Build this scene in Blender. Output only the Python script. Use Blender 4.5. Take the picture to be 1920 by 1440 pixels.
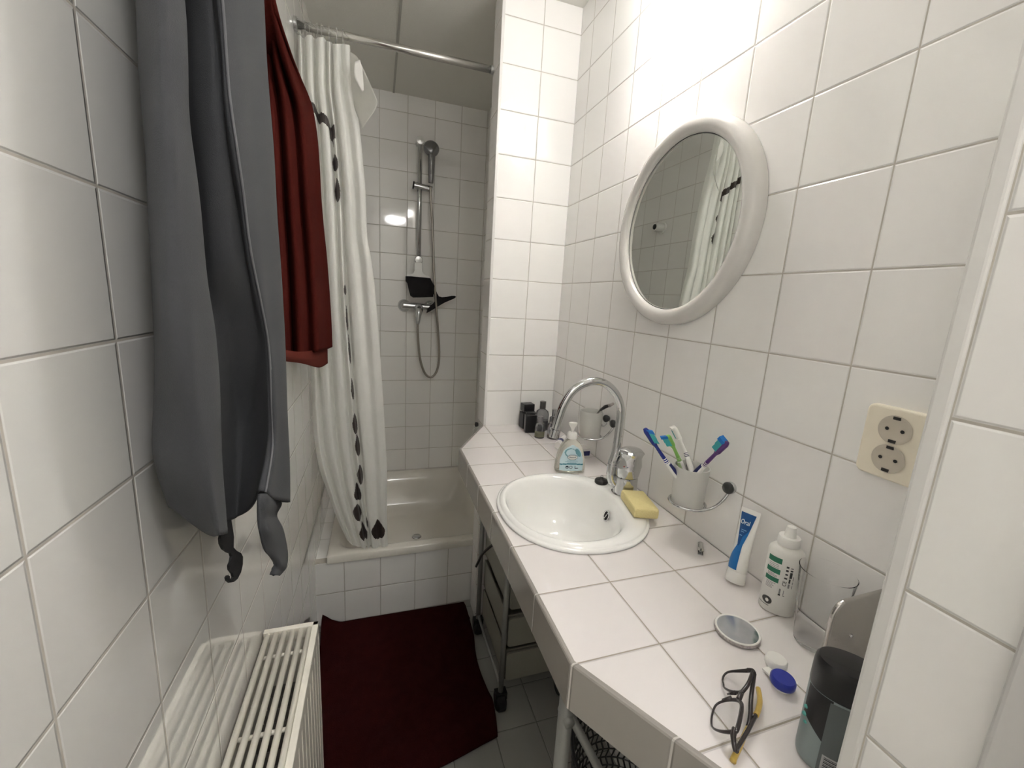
import bpy, math, random
import numpy as np
from mathutils import Vector, Matrix, Euler

for _o in list(bpy.data.objects):
    bpy.data.objects.remove(_o, do_unlink=True)
SC = bpy.context.scene
COL = SC.collection
random.seed(7)

# ------------------------------------------------------------------ camera
cam_d = bpy.data.cameras.new('camera')
cam = bpy.data.objects.new('camera', cam_d)
COL.objects.link(cam)
cam_d.sensor_width = 36.0
cam_d.lens = 774.8986 / 1920 * 36.0
cam_d.shift_x = -0.958 / 1920
cam_d.shift_y = -6.178 / 1920
cam_d.clip_start = 0.01
cam.rotation_mode = 'XYZ'
cam.rotation_euler = (1.378686647, -0.057147368, -0.309282815)
cam.location = (-0.722112464, -1.606063511, 1.442199106)
SC.camera = cam

# ------------------------------------------------------------------ world, exposure, lights
w = bpy.data.worlds.new('world')
SC.world = w
w.use_nodes = True
w.node_tree.nodes['Background'].inputs[0].default_value = (0.95, 0.97, 1.0, 1)
w.node_tree.nodes['Background'].inputs[1].default_value = 0.05
SC.view_settings.view_transform = 'Standard'
SC.view_settings.look = 'None'
SC.view_settings.exposure = 1.05
SC.view_settings.gamma = 1.0
SC.view_settings.use_curve_mapping = False

SC.cycles.max_bounces = 16
SC.cycles.diffuse_bounces = 12
SC.cycles.glossy_bounces = 8
SC.cycles.transmission_bounces = 12

WALL_LAMP_GLOW = 11.0       # opal glass wall lamp above the mirror
BULB_GLOW = 25.0           # the bulb inside it
CEILING_LAMP_GLOW = 25.0     # round ceiling lamp behind the camera

# ---- measured cloth control points (metres)
ROBE = [
 [(-0.9770,-0.9496,1.8804),(-0.9450,-1.0342,1.8237),(-0.9120,-1.0915,1.7888),(-0.8970,-1.1016,1.7855),(-0.9030,-1.0548,1.8205),(-0.9480,-0.9394,1.8975),(-0.9220,-0.9735,1.8787),(-0.9030,-0.9956,1.8672),(-0.8940,-0.9984,1.8679),(-0.8860,-1.0133,1.8586),(-0.8790,-0.9648,1.8990),(-0.8850,-0.8289,2.0043),(-0.9770,-0.7889,2.0043)],
 [(-0.9770,-0.9532,1.8330),(-0.9450,-1.0373,1.7823),(-0.9120,-1.0953,1.7492),(-0.8970,-1.1035,1.7476),(-0.9030,-1.0551,1.7802),(-0.9480,-0.9402,1.8493),(-0.9220,-0.9729,1.8340),(-0.9030,-0.9935,1.8254),(-0.8940,-0.9950,1.8281),(-0.8860,-1.0097,1.8200),(-0.8790,-0.9598,1.8571),(-0.8850,-0.8208,1.9539),(-0.9770,-0.7808,1.9539)],
 [(-0.9770,-0.9568,1.7843),(-0.9450,-1.0405,1.7400),(-0.9120,-1.0991,1.7088),(-0.8970,-1.1055,1.7085),(-0.9030,-1.0554,1.7384),(-0.9480,-0.9409,1.7992),(-0.9220,-0.9723,1.7874),(-0.9030,-0.9912,1.7816),(-0.8940,-0.9914,1.7863),(-0.8860,-1.0058,1.7795),(-0.8790,-0.9545,1.8128),(-0.8850,-0.8122,1.9004),(-0.9770,-0.7722,1.9004)],
 [(-0.9770,-0.9607,1.7342),(-0.9450,-1.0440,1.6964),(-0.9120,-1.1035,1.6672),(-0.8970,-1.1086,1.6676),(-0.9030,-1.0573,1.6940),(-0.9480,-0.9434,1.7464),(-0.9220,-0.9729,1.7382),(-0.9030,-0.9895,1.7353),(-0.8940,-0.9877,1.7423),(-0.8860,-1.0018,1.7368),(-0.8790,-0.9494,1.7657),(-0.8850,-0.8047,1.8426),(-0.9770,-0.7647,1.8426)],
 [(-0.9770,-0.9653,1.6826),(-0.9450,-1.0480,1.6514),(-0.9120,-1.1086,1.6244),(-0.8970,-1.1131,1.6250),(-0.9030,-1.0617,1.6470),(-0.9480,-0.9489,1.6905),(-0.9220,-0.9759,1.6859),(-0.9030,-0.9890,1.6862),(-0.8940,-0.9840,1.6959),(-0.8860,-0.9978,1.6916),(-0.8790,-0.9457,1.7151),(-0.8850,-0.8011,1.7792),(-0.9770,-0.7611,1.7792)],
 [(-0.9770,-0.9700,1.6298),(-0.9450,-1.0521,1.6054),(-0.9120,-1.1138,1.5808),(-0.8970,-1.1177,1.5815),(-0.9030,-1.0662,1.5989),(-0.9480,-0.9545,1.6334),(-0.9220,-0.9790,1.6321),(-0.9030,-0.9885,1.6350),(-0.8940,-0.9801,1.6470),(-0.8860,-0.9936,1.6440),(-0.8790,-0.9418,1.6617),(-0.8850,-0.7973,1.7125),(-0.9770,-0.7573,1.7125)],
 [(-0.9770,-0.9751,1.5756),(-0.9450,-1.0566,1.5582),(-0.9120,-1.1187,1.5365),(-0.8970,-1.1189,1.5379),(-0.9030,-1.0636,1.5514),(-0.9480,-0.9526,1.5769),(-0.9220,-0.9748,1.5785),(-0.9030,-0.9807,1.5835),(-0.8940,-0.9700,1.5970),(-0.8860,-0.9833,1.5952),(-0.8790,-0.9333,1.6067),(-0.8850,-0.7924,1.6425),(-0.9770,-0.7524,1.6425)],
 [(-0.9770,-0.9805,1.5200),(-0.9450,-1.0613,1.5099),(-0.9120,-1.1237,1.4912),(-0.8970,-1.1197,1.4926),(-0.9030,-1.0597,1.5013),(-0.9480,-0.9487,1.5177),(-0.9220,-0.9679,1.5221),(-0.9030,-0.9689,1.5288),(-0.8940,-0.9538,1.5440),(-0.8860,-0.9665,1.5436),(-0.8790,-0.9209,1.5482),(-0.8850,-0.7867,1.5688),(-0.9770,-0.7467,1.5688)],
 [(-0.9770,-0.9862,1.4632),(-0.9450,-1.0662,1.4604),(-0.9120,-1.1282,1.4450),(-0.8970,-1.1196,1.4454),(-0.9030,-1.0544,1.4482),(-0.9480,-0.9436,1.4551),(-0.9238,-0.9535,1.4618),(-0.9044,-0.9507,1.4694),(-0.8940,-0.9359,1.4855),(-0.8860,-0.9480,1.4864),(-0.8790,-0.9074,1.4847),(-0.8850,-0.7806,1.4906),(-0.9770,-0.7406,1.4906)],
 [(-0.9770,-0.9940,1.4052),(-0.9450,-1.0731,1.4099),(-0.9120,-1.1297,1.3974),(-0.8970,-1.1168,1.3958),(-0.9030,-1.0461,1.3910),(-0.9480,-0.9348,1.3881),(-0.9331,-0.9093,1.3938),(-0.9111,-0.9036,1.4019),(-0.8940,-0.9075,1.4204),(-0.8860,-0.9189,1.4226),(-0.8790,-0.8910,1.4154),(-0.8850,-0.7843,1.4079),(-0.9770,-0.7443,1.4079)],
 [(-0.9770,-1.0035,1.3465),(-0.9450,-1.0813,1.3588),(-0.9120,-1.1259,1.3469),(-0.8970,-1.1150,1.3433),(-0.9030,-1.0463,1.3309),(-0.9480,-0.9342,1.3175),(-0.9423,-0.8727,1.3144),(-0.9179,-0.8633,1.3222),(-0.8940,-0.8783,1.3461),(-0.8860,-0.8879,1.3494),(-0.8790,-0.8767,1.3397),(-0.8850,-0.7874,1.3222),(-0.9770,-0.7474,1.3222)],
 [(-0.9770,-1.0153,1.2878),(-0.9450,-1.0916,1.3078),(-0.9120,-1.1181,1.2916),(-0.8970,-1.1124,1.2876),(-0.9030,-1.0497,1.2689),(-0.9480,-0.9387,1.2448),(-0.9515,-0.8448,1.2260),(-0.9247,-0.8370,1.2338),(-0.8940,-0.8746,1.2680),(-0.8860,-0.8834,1.2723),(-0.8790,-0.8747,1.2603),(-0.8850,-0.7882,1.2326),(-0.9770,-0.7482,1.2326)],
 [(-0.9770,-1.0250,1.2283),(-0.9450,-1.1001,1.2560),(-0.9120,-1.1097,1.2313),(-0.8970,-1.1104,1.2286),(-0.9030,-1.0548,1.2054),(-0.9480,-0.9448,1.1703),(-0.9520,-0.8550,1.1426),(-0.9250,-0.8545,1.1526),(-0.8940,-0.8856,1.1908),(-0.8860,-0.8927,1.1954),(-0.8790,-0.8849,1.1813),(-0.8850,-0.7923,1.1402),(-0.9770,-0.7523,1.1402)],
 [(-0.9770,-1.0037,1.1518),(-0.9450,-1.0817,1.1895),(-0.9120,-1.0807,1.1534),(-0.8970,-1.0984,1.1599),(-0.9030,-1.0578,1.1386),(-0.9480,-0.9493,1.0926),(-0.9520,-0.8694,1.0598),(-0.9250,-0.8893,1.0810),(-0.8940,-0.9466,1.1369),(-0.8860,-0.9536,1.1421),(-0.8790,-0.9232,1.1150),(-0.8850,-0.8051,1.0488),(-0.9770,-0.7651,1.0488)],
]
BELT = [
 [(-0.8880,-0.9672,1.1455),(-0.8830,-0.9386,1.1310),(-0.8920,-0.8413,1.0843)],
 [(-0.8880,-0.9755,1.1339),(-0.8790,-0.9512,1.1203),(-0.8920,-0.8182,1.0531)],
 [(-0.8880,-0.9780,1.1101),(-0.8830,-0.9509,1.0979),(-0.8920,-0.8571,1.0510)],
 [(-0.8880,-0.9745,1.0868),(-0.8790,-0.9499,1.0741),(-0.8920,-0.8165,1.0007)],
 [(-0.8880,-0.9532,1.0445),(-0.8830,-0.9112,1.0166),(-0.8920,-0.7916,0.9406)],
 [(-0.8880,-0.9085,0.9961),(-0.8790,-0.9077,0.9906),(-0.8920,-0.8021,0.9166)],
 [(-0.8880,-0.9206,0.9917),(-0.8830,-0.9097,0.9803),(-0.8920,-0.8338,0.9252)],
 [(-0.8880,-0.9322,0.9882),(-0.8790,-0.9449,0.9953),(-0.8920,-0.8620,0.9376)],
]
STASH = [
 [(-0.9150,-1.0140,1.1335),(-0.9150,-1.0013,1.1264),(-0.9150,-0.9964,1.0980),(-0.9150,-1.0009,1.0845),(-0.9150,-0.9911,1.0732),(-0.9150,-0.9735,1.0578),(-0.9150,-0.9665,1.0474),(-0.9150,-0.9696,1.0369),(-0.9150,-0.9795,1.0307),(-0.9150,-0.9956,1.0313),(-0.9150,-1.0098,1.0372),(-0.9150,-1.0227,1.0456),(-0.9150,-1.0324,1.0562),(-0.9150,-1.0339,1.0618),(-0.9150,-1.0285,1.0611),(-0.9150,-1.0233,1.0558),(-0.9150,-1.0235,1.0516),(-0.9150,-1.0168,1.0459),(-0.9150,-1.0096,1.0451),(-0.9150,-1.0124,1.0526),(-0.9150,-1.0214,1.0644),(-0.9150,-1.0221,1.0710),(-0.9150,-1.0154,1.0723),(-0.9150,-1.0100,1.0768),(-0.9150,-1.0129,1.0836),(-0.9150,-1.0226,1.0914),(-0.9150,-1.0371,1.1055),(-0.9150,-1.0436,1.1167),(-0.9150,-1.0439,1.1243),(-0.9150,-1.0382,1.1297),(-0.9150,-1.0221,1.1278)],
]
TOWEL = [
 [(-1.0040,-0.3772,2.2758),(-1.0000,-0.3479,2.2988),(-1.0048,-0.2902,2.3405),(-0.9934,-0.3145,2.3258),(-0.9893,-0.3104,2.3301),(-0.9714,-0.3730,2.2887),(-0.9670,-0.3682,2.2935),(-0.9498,-0.4293,2.2531),(-0.9471,-0.4181,2.2622),(-0.9408,-0.4324,2.2535),(-0.9608,-0.4024,2.2535),(-0.9750,-0.4324,2.2535)],
 [(-0.9999,-0.3815,2.2176),(-0.9956,-0.3523,2.2389),(-1.0007,-0.2923,2.2792),(-0.9890,-0.3197,2.2636),(-0.9852,-0.3172,2.2665),(-0.9670,-0.3857,2.2241),(-0.9629,-0.3830,2.2274),(-0.9454,-0.4499,2.1859),(-0.9430,-0.4409,2.1930),(-0.9366,-0.4583,2.1830),(-0.9566,-0.4283,2.1830),(-0.9750,-0.4583,2.1830)],
 [(-0.9957,-0.3855,2.1585),(-0.9913,-0.3564,2.1780),(-0.9966,-0.2940,2.2168),(-0.9845,-0.3246,2.2006),(-0.9811,-0.3238,2.2023),(-0.9625,-0.3983,2.1594),(-0.9588,-0.3977,2.1612),(-0.9409,-0.4705,2.1194),(-0.9388,-0.4637,2.1247),(-0.9324,-0.4841,2.1138),(-0.9524,-0.4541,2.1138),(-0.9750,-0.4841,2.1138)],
 [(-0.9916,-0.3892,2.0985),(-0.9869,-0.3601,2.1161),(-0.9924,-0.2953,2.1532),(-0.9801,-0.3281,2.1372),(-0.9770,-0.3269,2.1392),(-0.9581,-0.4054,2.0976),(-0.9547,-0.4046,2.0997),(-0.9365,-0.4817,2.0592),(-0.9346,-0.4748,2.0643),(-0.9282,-0.4972,2.0535),(-0.9482,-0.4672,2.0535),(-0.9750,-0.4972,2.0535)],
 [(-0.9852,-0.4106,2.0282),(-0.9802,-0.3831,2.0431),(-0.9860,-0.3168,2.0775),(-0.9734,-0.3480,2.0643),(-0.9707,-0.3377,2.0710),(-0.9514,-0.4119,2.0359),(-0.9484,-0.4015,2.0434),(-0.9299,-0.4755,2.0086),(-0.9285,-0.4599,2.0182),(-0.9220,-0.4792,2.0105),(-0.9420,-0.4492,2.0105),(-0.9750,-0.4792,2.0105)],
 [(-0.9769,-0.4471,1.9516),(-0.9717,-0.4216,1.9637),(-0.9777,-0.3547,1.9949),(-0.9648,-0.3818,1.9852),(-0.9624,-0.3562,1.9989),(-0.9428,-0.4193,1.9731),(-0.9402,-0.3902,1.9893),(-0.9214,-0.4534,1.9639),(-0.9202,-0.4184,1.9824),(-0.9137,-0.4271,1.9813),(-0.9337,-0.3971,1.9813),(-0.9750,-0.4271,1.9813)],
 [(-0.9686,-0.4836,1.8772),(-0.9631,-0.4601,1.8867),(-0.9694,-0.3927,1.9144),(-0.9562,-0.4145,1.9085),(-0.9541,-0.3703,1.9288),(-0.9342,-0.4185,1.9129),(-0.9319,-0.3646,1.9384),(-0.9128,-0.4114,1.9237),(-0.9119,-0.3474,1.9531),(-0.9055,-0.3397,1.9601),(-0.9255,-0.3097,1.9601),(-0.9750,-0.3397,1.9601)],
 [(-0.9614,-0.5150,1.8068),(-0.9557,-0.4932,1.8140),(-0.9622,-0.4250,1.8382),(-0.9487,-0.4422,1.8352),(-0.9470,-0.3793,1.8600),(-0.9266,-0.4110,1.8529),(-0.9247,-0.3265,1.8872),(-0.9052,-0.3482,1.8848),(-0.9046,-0.2390,1.9280),(-0.8980,-0.1967,1.9484),(-0.9180,-0.1667,1.9484),(-0.9750,-0.1967,1.9484)],
 [(-0.9549,-0.5433,1.7392),(-0.9490,-0.5231,1.7442),(-0.9558,-0.4540,1.7647),(-0.9419,-0.4716,1.7626),(-0.9405,-0.4026,1.7857),(-0.9198,-0.4313,1.7812),(-0.9183,-0.3345,1.8147),(-0.8984,-0.3475,1.8164),(-0.8981,-0.2163,1.8607),(-0.8915,-0.1535,1.8858),(-0.9115,-0.1235,1.8858),(-0.9750,-0.1535,1.8858)],
 [(-0.9500,-0.5641,1.6748),(-0.9441,-0.5444,1.6781),(-0.9511,-0.4742,1.6948),(-0.9369,-0.4938,1.6932),(-0.9357,-0.4229,1.7127),(-0.9146,-0.4537,1.7092),(-0.9132,-0.3539,1.7380),(-0.8928,-0.3689,1.7400),(-0.8927,-0.2318,1.7782),(-0.8858,-0.1665,1.8007),(-0.9058,-0.1365,1.8007),(-0.9750,-0.1665,1.8007)],
 [(-0.9481,-0.5717,1.6134),(-0.9420,-0.5526,1.6150),(-0.9492,-0.4808,1.6277),(-0.9346,-0.5019,1.6269),(-0.9338,-0.4288,1.6426),(-0.9123,-0.4616,1.6405),(-0.9112,-0.3589,1.6639),(-0.8905,-0.3761,1.6665),(-0.8907,-0.2350,1.6974),(-0.8837,-0.1689,1.7166),(-0.9037,-0.1389,1.7166),(-0.9750,-0.1689,1.7166)],
 [(-0.9461,-0.5792,1.5513),(-0.9398,-0.5608,1.5511),(-0.9473,-0.4875,1.5595),(-0.9324,-0.5090,1.5600),(-0.9319,-0.4312,1.5717),(-0.9101,-0.4633,1.5716),(-0.9093,-0.3535,1.5898),(-0.8883,-0.3692,1.5938),(-0.8887,-0.2176,1.6177),(-0.8817,-0.1468,1.6340),(-0.9017,-0.1168,1.6340),(-0.9750,-0.1468,1.6340)],
 [(-0.9442,-0.5876,1.4883),(-0.9377,-0.5702,1.4864),(-0.9453,-0.4953,1.4902),(-0.9302,-0.5170,1.4920),(-0.9300,-0.4338,1.4991),(-0.9078,-0.4641,1.5010),(-0.9074,-0.3446,1.5131),(-0.8860,-0.3553,1.5185),(-0.8867,-0.1875,1.5343),(-0.8796,-0.1051,1.5477),(-0.8996,-0.0751,1.5477),(-0.9750,-0.1051,1.5477)],
 [(-0.9422,-0.6006,1.4247),(-0.9355,-0.5842,1.4211),(-0.9434,-0.5085,1.4200),(-0.9279,-0.5308,1.4231),(-0.9281,-0.4436,1.4248),(-0.9055,-0.4730,1.4284),(-0.9054,-0.3465,1.4330),(-0.8837,-0.3544,1.4392),(-0.8847,-0.1732,1.4444),(-0.8775,-0.0798,1.4532),(-0.8975,-0.0498,1.4532),(-0.9750,-0.0798,1.4532)],
 [(-0.9403,-0.6136,1.3609),(-0.9333,-0.5983,1.3558),(-0.9415,-0.5216,1.3495),(-0.9257,-0.5450,1.3542),(-0.9262,-0.4549,1.3497),(-0.9033,-0.4847,1.3552),(-0.9035,-0.3525,1.3511),(-0.8814,-0.3586,1.3578),(-0.8827,-0.1661,1.3504),(-0.8755,-0.0628,1.3530),(-0.8955,-0.0328,1.3530),(-0.9750,-0.0628,1.3530)],
 [(-0.9390,-0.6201,1.2962),(-0.9320,-0.6042,1.2893),(-0.9404,-0.5259,1.2774),(-0.9242,-0.5517,1.2840),(-0.9249,-0.4610,1.2733),(-0.9016,-0.4941,1.2810),(-0.9020,-0.3612,1.2680),(-0.8794,-0.3708,1.2756),(-0.8809,-0.1751,1.2547),(-0.8734,-0.0695,1.2505),(-0.8934,-0.0395,1.2505),(-0.9750,-0.0695,1.2505)],
]
TOWELHEM = [
 [(-0.8950,-0.7491,1.3285),(-0.8950,-0.5619,1.2982),(-0.8950,-0.3103,1.2719),(-0.8950,-0.0054,1.2612)],
 [(-0.8890,-0.7811,1.3226),(-0.8890,-0.5847,1.2887),(-0.8890,-0.3196,1.2471),(-0.8890,-0.0623,1.2298)],
 [(-0.8930,-0.7636,1.3097),(-0.8930,-0.5459,1.2696),(-0.8930,-0.2498,1.2087),(-0.8930,-0.0267,1.1858)],
]
CURTAIN = [
 [(-0.9730,0.1250,2.2671),(-0.9588,0.0850,2.2503),(-0.9541,0.1200,2.2598),(-0.9485,0.1180,2.2631),(-0.9379,0.0850,2.2550),(-0.9247,0.0800,2.2554),(-0.9208,0.1180,2.2661),(-0.9154,0.1180,2.2673),(-0.9039,0.0820,2.2548),(-0.8888,0.0800,2.2572),(-0.8843,0.1200,2.2689),(-0.8714,0.0850,2.2511),(-0.8668,0.1180,2.2653),(-0.8640,0.1250,2.2662),(-0.8565,0.0880,2.2496),(-0.8441,0.0800,2.2483),(-0.8342,0.1000,2.2603),(-0.8217,0.0820,2.2526),(-0.8116,0.0850,2.2547),(-0.8082,0.1000,2.2596),(-0.8157,0.1350,2.2719)],
 [(-0.9730,0.1260,2.1966),(-0.9589,0.0860,2.1808),(-0.9544,0.1210,2.1886),(-0.9489,0.1190,2.1919),(-0.9384,0.0860,2.1847),(-0.9254,0.0810,2.1850),(-0.9216,0.1190,2.1942),(-0.9164,0.1190,2.1953),(-0.9050,0.0830,2.1840),(-0.8902,0.0810,2.1861),(-0.8858,0.1210,2.1961),(-0.8731,0.0860,2.1797),(-0.8686,0.1190,2.1925),(-0.8655,0.1260,2.1932),(-0.8575,0.0890,2.1782),(-0.8440,0.0810,2.1774),(-0.8330,0.1010,2.1887),(-0.8194,0.0830,2.1818),(-0.8082,0.0860,2.1839),(-0.8044,0.1010,2.1883),(-0.8124,0.1360,2.1992)],
 [(-0.9730,0.1270,2.1246),(-0.9590,0.0870,2.1099),(-0.9546,0.1220,2.1160),(-0.9493,0.1200,2.1191),(-0.9389,0.0870,2.1130),(-0.9261,0.0820,2.1132),(-0.9222,0.1200,2.1209),(-0.9170,0.1200,2.1218),(-0.9060,0.0840,2.1118),(-0.8914,0.0820,2.1135),(-0.8862,0.1220,2.1221),(-0.8731,0.0870,2.1072),(-0.8683,0.1200,2.1186),(-0.8645,0.1270,2.1192),(-0.8561,0.0900,2.1058),(-0.8414,0.0820,2.1054),(-0.8293,0.1020,2.1159),(-0.8144,0.0840,2.1099),(-0.8021,0.0870,2.1121),(-0.7974,0.1020,2.1160),(-0.8055,0.1370,2.1255)],
 [(-0.9730,0.1281,2.0511),(-0.9581,0.0881,2.0376),(-0.9530,0.1231,2.0422),(-0.9473,0.1211,2.0451),(-0.9367,0.0881,2.0402),(-0.9231,0.0831,2.0405),(-0.9184,0.1211,2.0468),(-0.9128,0.1211,2.0476),(-0.9013,0.0851,2.0390),(-0.8857,0.0831,2.0407),(-0.8799,0.1231,2.0477),(-0.8664,0.0881,2.0343),(-0.8610,0.1211,2.0444),(-0.8569,0.1281,2.0447),(-0.8483,0.0911,2.0329),(-0.8325,0.0831,2.0329),(-0.8191,0.1031,2.0425),(-0.8033,0.0851,2.0375),(-0.7899,0.0881,2.0395),(-0.7848,0.1031,2.0429),(-0.7932,0.1381,2.0509)],
 [(-0.9730,0.1291,1.9759),(-0.9573,0.0891,1.9637),(-0.9516,0.1241,1.9666),(-0.9456,0.1221,1.9695),(-0.9347,0.0891,1.9657),(-0.9204,0.0841,1.9660),(-0.9152,0.1221,1.9708),(-0.9094,0.1221,1.9716),(-0.8975,0.0861,1.9643),(-0.8811,0.0841,1.9659),(-0.8748,0.1241,1.9712),(-0.8609,0.0891,1.9593),(-0.8550,0.1221,1.9680),(-0.8507,0.1291,1.9681),(-0.8419,0.0921,1.9580),(-0.8254,0.0841,1.9582),(-0.8112,0.1041,1.9669),(-0.7948,0.0861,1.9626),(-0.7809,0.0891,1.9645),(-0.7757,0.1041,1.9672),(-0.7845,0.1391,1.9738)],
 [(-0.9730,0.1301,1.8992),(-0.9565,0.0901,1.8881),(-0.9504,0.1251,1.8893),(-0.9442,0.1231,1.8921),(-0.9329,0.0901,1.8895),(-0.9181,0.0851,1.8897),(-0.9125,0.1231,1.8929),(-0.9063,0.1231,1.8936),(-0.8942,0.0871,1.8878),(-0.8770,0.0851,1.8891),(-0.8703,0.1251,1.8928),(-0.8560,0.0901,1.8825),(-0.8497,0.1231,1.8897),(-0.8453,0.1301,1.8896),(-0.8366,0.0931,1.8810),(-0.8199,0.0851,1.8814),(-0.8054,0.1051,1.8891),(-0.7888,0.0871,1.8854),(-0.7747,0.0901,1.8871),(-0.7694,0.1051,1.8892),(-0.7782,0.1401,1.8943)],
 [(-0.9730,0.1309,1.8207),(-0.9560,0.0913,1.8108),(-0.9495,0.1259,1.8102),(-0.9430,0.1239,1.8128),(-0.9316,0.0913,1.8115),(-0.9162,0.0863,1.8117),(-0.9102,0.1239,1.8132),(-0.9038,0.1239,1.8138),(-0.8914,0.0883,1.8094),(-0.8737,0.0863,1.8105),(-0.8665,0.1259,1.8124),(-0.8521,0.0913,1.8037),(-0.8453,0.1239,1.8093),(-0.8408,0.1309,1.8089),(-0.8320,0.0942,1.8021),(-0.8149,0.0863,1.8028),(-0.7999,0.1061,1.8093),(-0.7829,0.0883,1.8064),(-0.7684,0.0913,1.8078),(-0.7629,0.1061,1.8093),(-0.7719,0.1408,1.8129)],
 [(-0.9730,0.1315,1.7404),(-0.9557,0.0925,1.7317),(-0.9489,0.1267,1.7292),(-0.9422,0.1247,1.7317),(-0.9306,0.0925,1.7316),(-0.9149,0.0876,1.7317),(-0.9087,0.1247,1.7315),(-0.9022,0.1247,1.7319),(-0.8897,0.0896,1.7290),(-0.8715,0.0876,1.7299),(-0.8643,0.1267,1.7299),(-0.8497,0.0925,1.7228),(-0.8428,0.1247,1.7268),(-0.8383,0.1315,1.7261),(-0.8296,0.0954,1.7210),(-0.8124,0.0876,1.7218),(-0.7974,0.1071,1.7271),(-0.7805,0.0896,1.7250),(-0.7660,0.0925,1.7262),(-0.7606,0.1071,1.7269),(-0.7697,0.1413,1.7289)],
 [(-0.9730,0.1322,1.6584),(-0.9555,0.0937,1.6509),(-0.9484,0.1274,1.6464),(-0.9417,0.1255,1.6488),(-0.9301,0.0937,1.6498),(-0.9142,0.0889,1.6499),(-0.9078,0.1255,1.6479),(-0.9012,0.1255,1.6481),(-0.8886,0.0908,1.6467),(-0.8703,0.0889,1.6472),(-0.8628,0.1274,1.6453),(-0.8482,0.0937,1.6399),(-0.8411,0.1255,1.6423),(-0.8366,0.1322,1.6413),(-0.8278,0.0966,1.6379),(-0.8105,0.0889,1.6390),(-0.7952,0.1082,1.6431),(-0.7781,0.0908,1.6417),(-0.7632,0.0937,1.6426),(-0.7574,0.1082,1.6426),(-0.7663,0.1419,1.6432)],
 [(-0.9730,0.1329,1.5745),(-0.9552,0.0949,1.5681),(-0.9480,0.1282,1.5618),(-0.9412,0.1263,1.5639),(-0.9296,0.0949,1.5661),(-0.9135,0.0902,1.5660),(-0.9069,0.1263,1.5623),(-0.9003,0.1263,1.5624),(-0.8876,0.0921,1.5624),(-0.8690,0.0902,1.5626),(-0.8614,0.1282,1.5589),(-0.8467,0.0949,1.5550),(-0.8394,0.1263,1.5558),(-0.8342,0.1329,1.5545),(-0.8247,0.0978,1.5530),(-0.8049,0.0902,1.5544),(-0.7872,0.1092,1.5575),(-0.7678,0.0921,1.5571),(-0.7509,0.0949,1.5578),(-0.7441,0.1092,1.5572),(-0.7540,0.1424,1.5562)],
 [(-0.9730,0.1336,1.4888),(-0.9548,0.0962,1.4834),(-0.9473,0.1289,1.4752),(-0.9405,0.1270,1.4772),(-0.9288,0.0962,1.4804),(-0.9125,0.0915,1.4802),(-0.9056,0.1270,1.4748),(-0.8989,0.1270,1.4748),(-0.8862,0.0934,1.4761),(-0.8674,0.0915,1.4759),(-0.8594,0.1289,1.4704),(-0.8446,0.0962,1.4681),(-0.8371,0.1270,1.4673),(-0.8314,0.1336,1.4658),(-0.8213,0.0990,1.4660),(-0.7999,0.0915,1.4676),(-0.7804,0.1102,1.4696),(-0.7594,0.0934,1.4699),(-0.7410,0.0962,1.4705),(-0.7337,0.1102,1.4692),(-0.7443,0.1429,1.4667)],
 [(-0.9726,0.1343,1.4011),(-0.9542,0.0974,1.3968),(-0.9464,0.1297,1.3867),(-0.9394,0.1278,1.3884),(-0.9277,0.0974,1.3928),(-0.9112,0.0928,1.3924),(-0.9041,0.1278,1.3853),(-0.8972,0.1278,1.3850),(-0.8845,0.0946,1.3877),(-0.8653,0.0928,1.3872),(-0.8572,0.1297,1.3799),(-0.8422,0.0974,1.3792),(-0.8345,0.1278,1.3767),(-0.8285,0.1343,1.3750),(-0.8180,0.1002,1.3769),(-0.7956,0.0928,1.3786),(-0.7750,0.1112,1.3793),(-0.7531,0.0946,1.3804),(-0.7337,0.0974,1.3806),(-0.7260,0.1112,1.3786),(-0.7370,0.1435,1.3747)],
 [(-0.9720,0.1349,1.3114),(-0.9534,0.0986,1.3080),(-0.9453,0.1304,1.2960),(-0.9382,0.1286,1.2975),(-0.9264,0.0986,1.3029),(-0.9095,0.0941,1.3023),(-0.9020,0.1286,1.2936),(-0.8950,0.1286,1.2932),(-0.8821,0.0959,1.2972),(-0.8625,0.0941,1.2962),(-0.8538,0.1304,1.2872),(-0.8386,0.0986,1.2880),(-0.8305,0.1286,1.2840),(-0.8242,0.1349,1.2820),(-0.8137,0.1013,1.2855),(-0.7906,0.0941,1.2873),(-0.7693,0.1122,1.2868),(-0.7469,0.0959,1.2885),(-0.7269,0.0986,1.2883),(-0.7190,0.1122,1.2857),(-0.7302,0.1440,1.2804)],
 [(-0.9714,0.1355,1.2196),(-0.9524,0.0999,1.2171),(-0.9438,0.1311,1.2033),(-0.9365,0.1293,1.2045),(-0.9245,0.0999,1.2109),(-0.9071,0.0955,1.2101),(-0.8990,0.1293,1.1998),(-0.8918,0.1293,1.1992),(-0.8787,0.0972,1.2044),(-0.8584,0.0955,1.2030),(-0.8492,0.1311,1.1922),(-0.8337,0.0999,1.1946),(-0.8251,0.1293,1.1890),(-0.8188,0.1355,1.1867),(-0.8083,0.1026,1.1919),(-0.7852,0.0955,1.1937),(-0.7638,0.1133,1.1918),(-0.7413,0.0972,1.1941),(-0.7212,0.0999,1.1936),(-0.7132,0.1133,1.1903),(-0.7244,0.1444,1.1837)],
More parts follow.
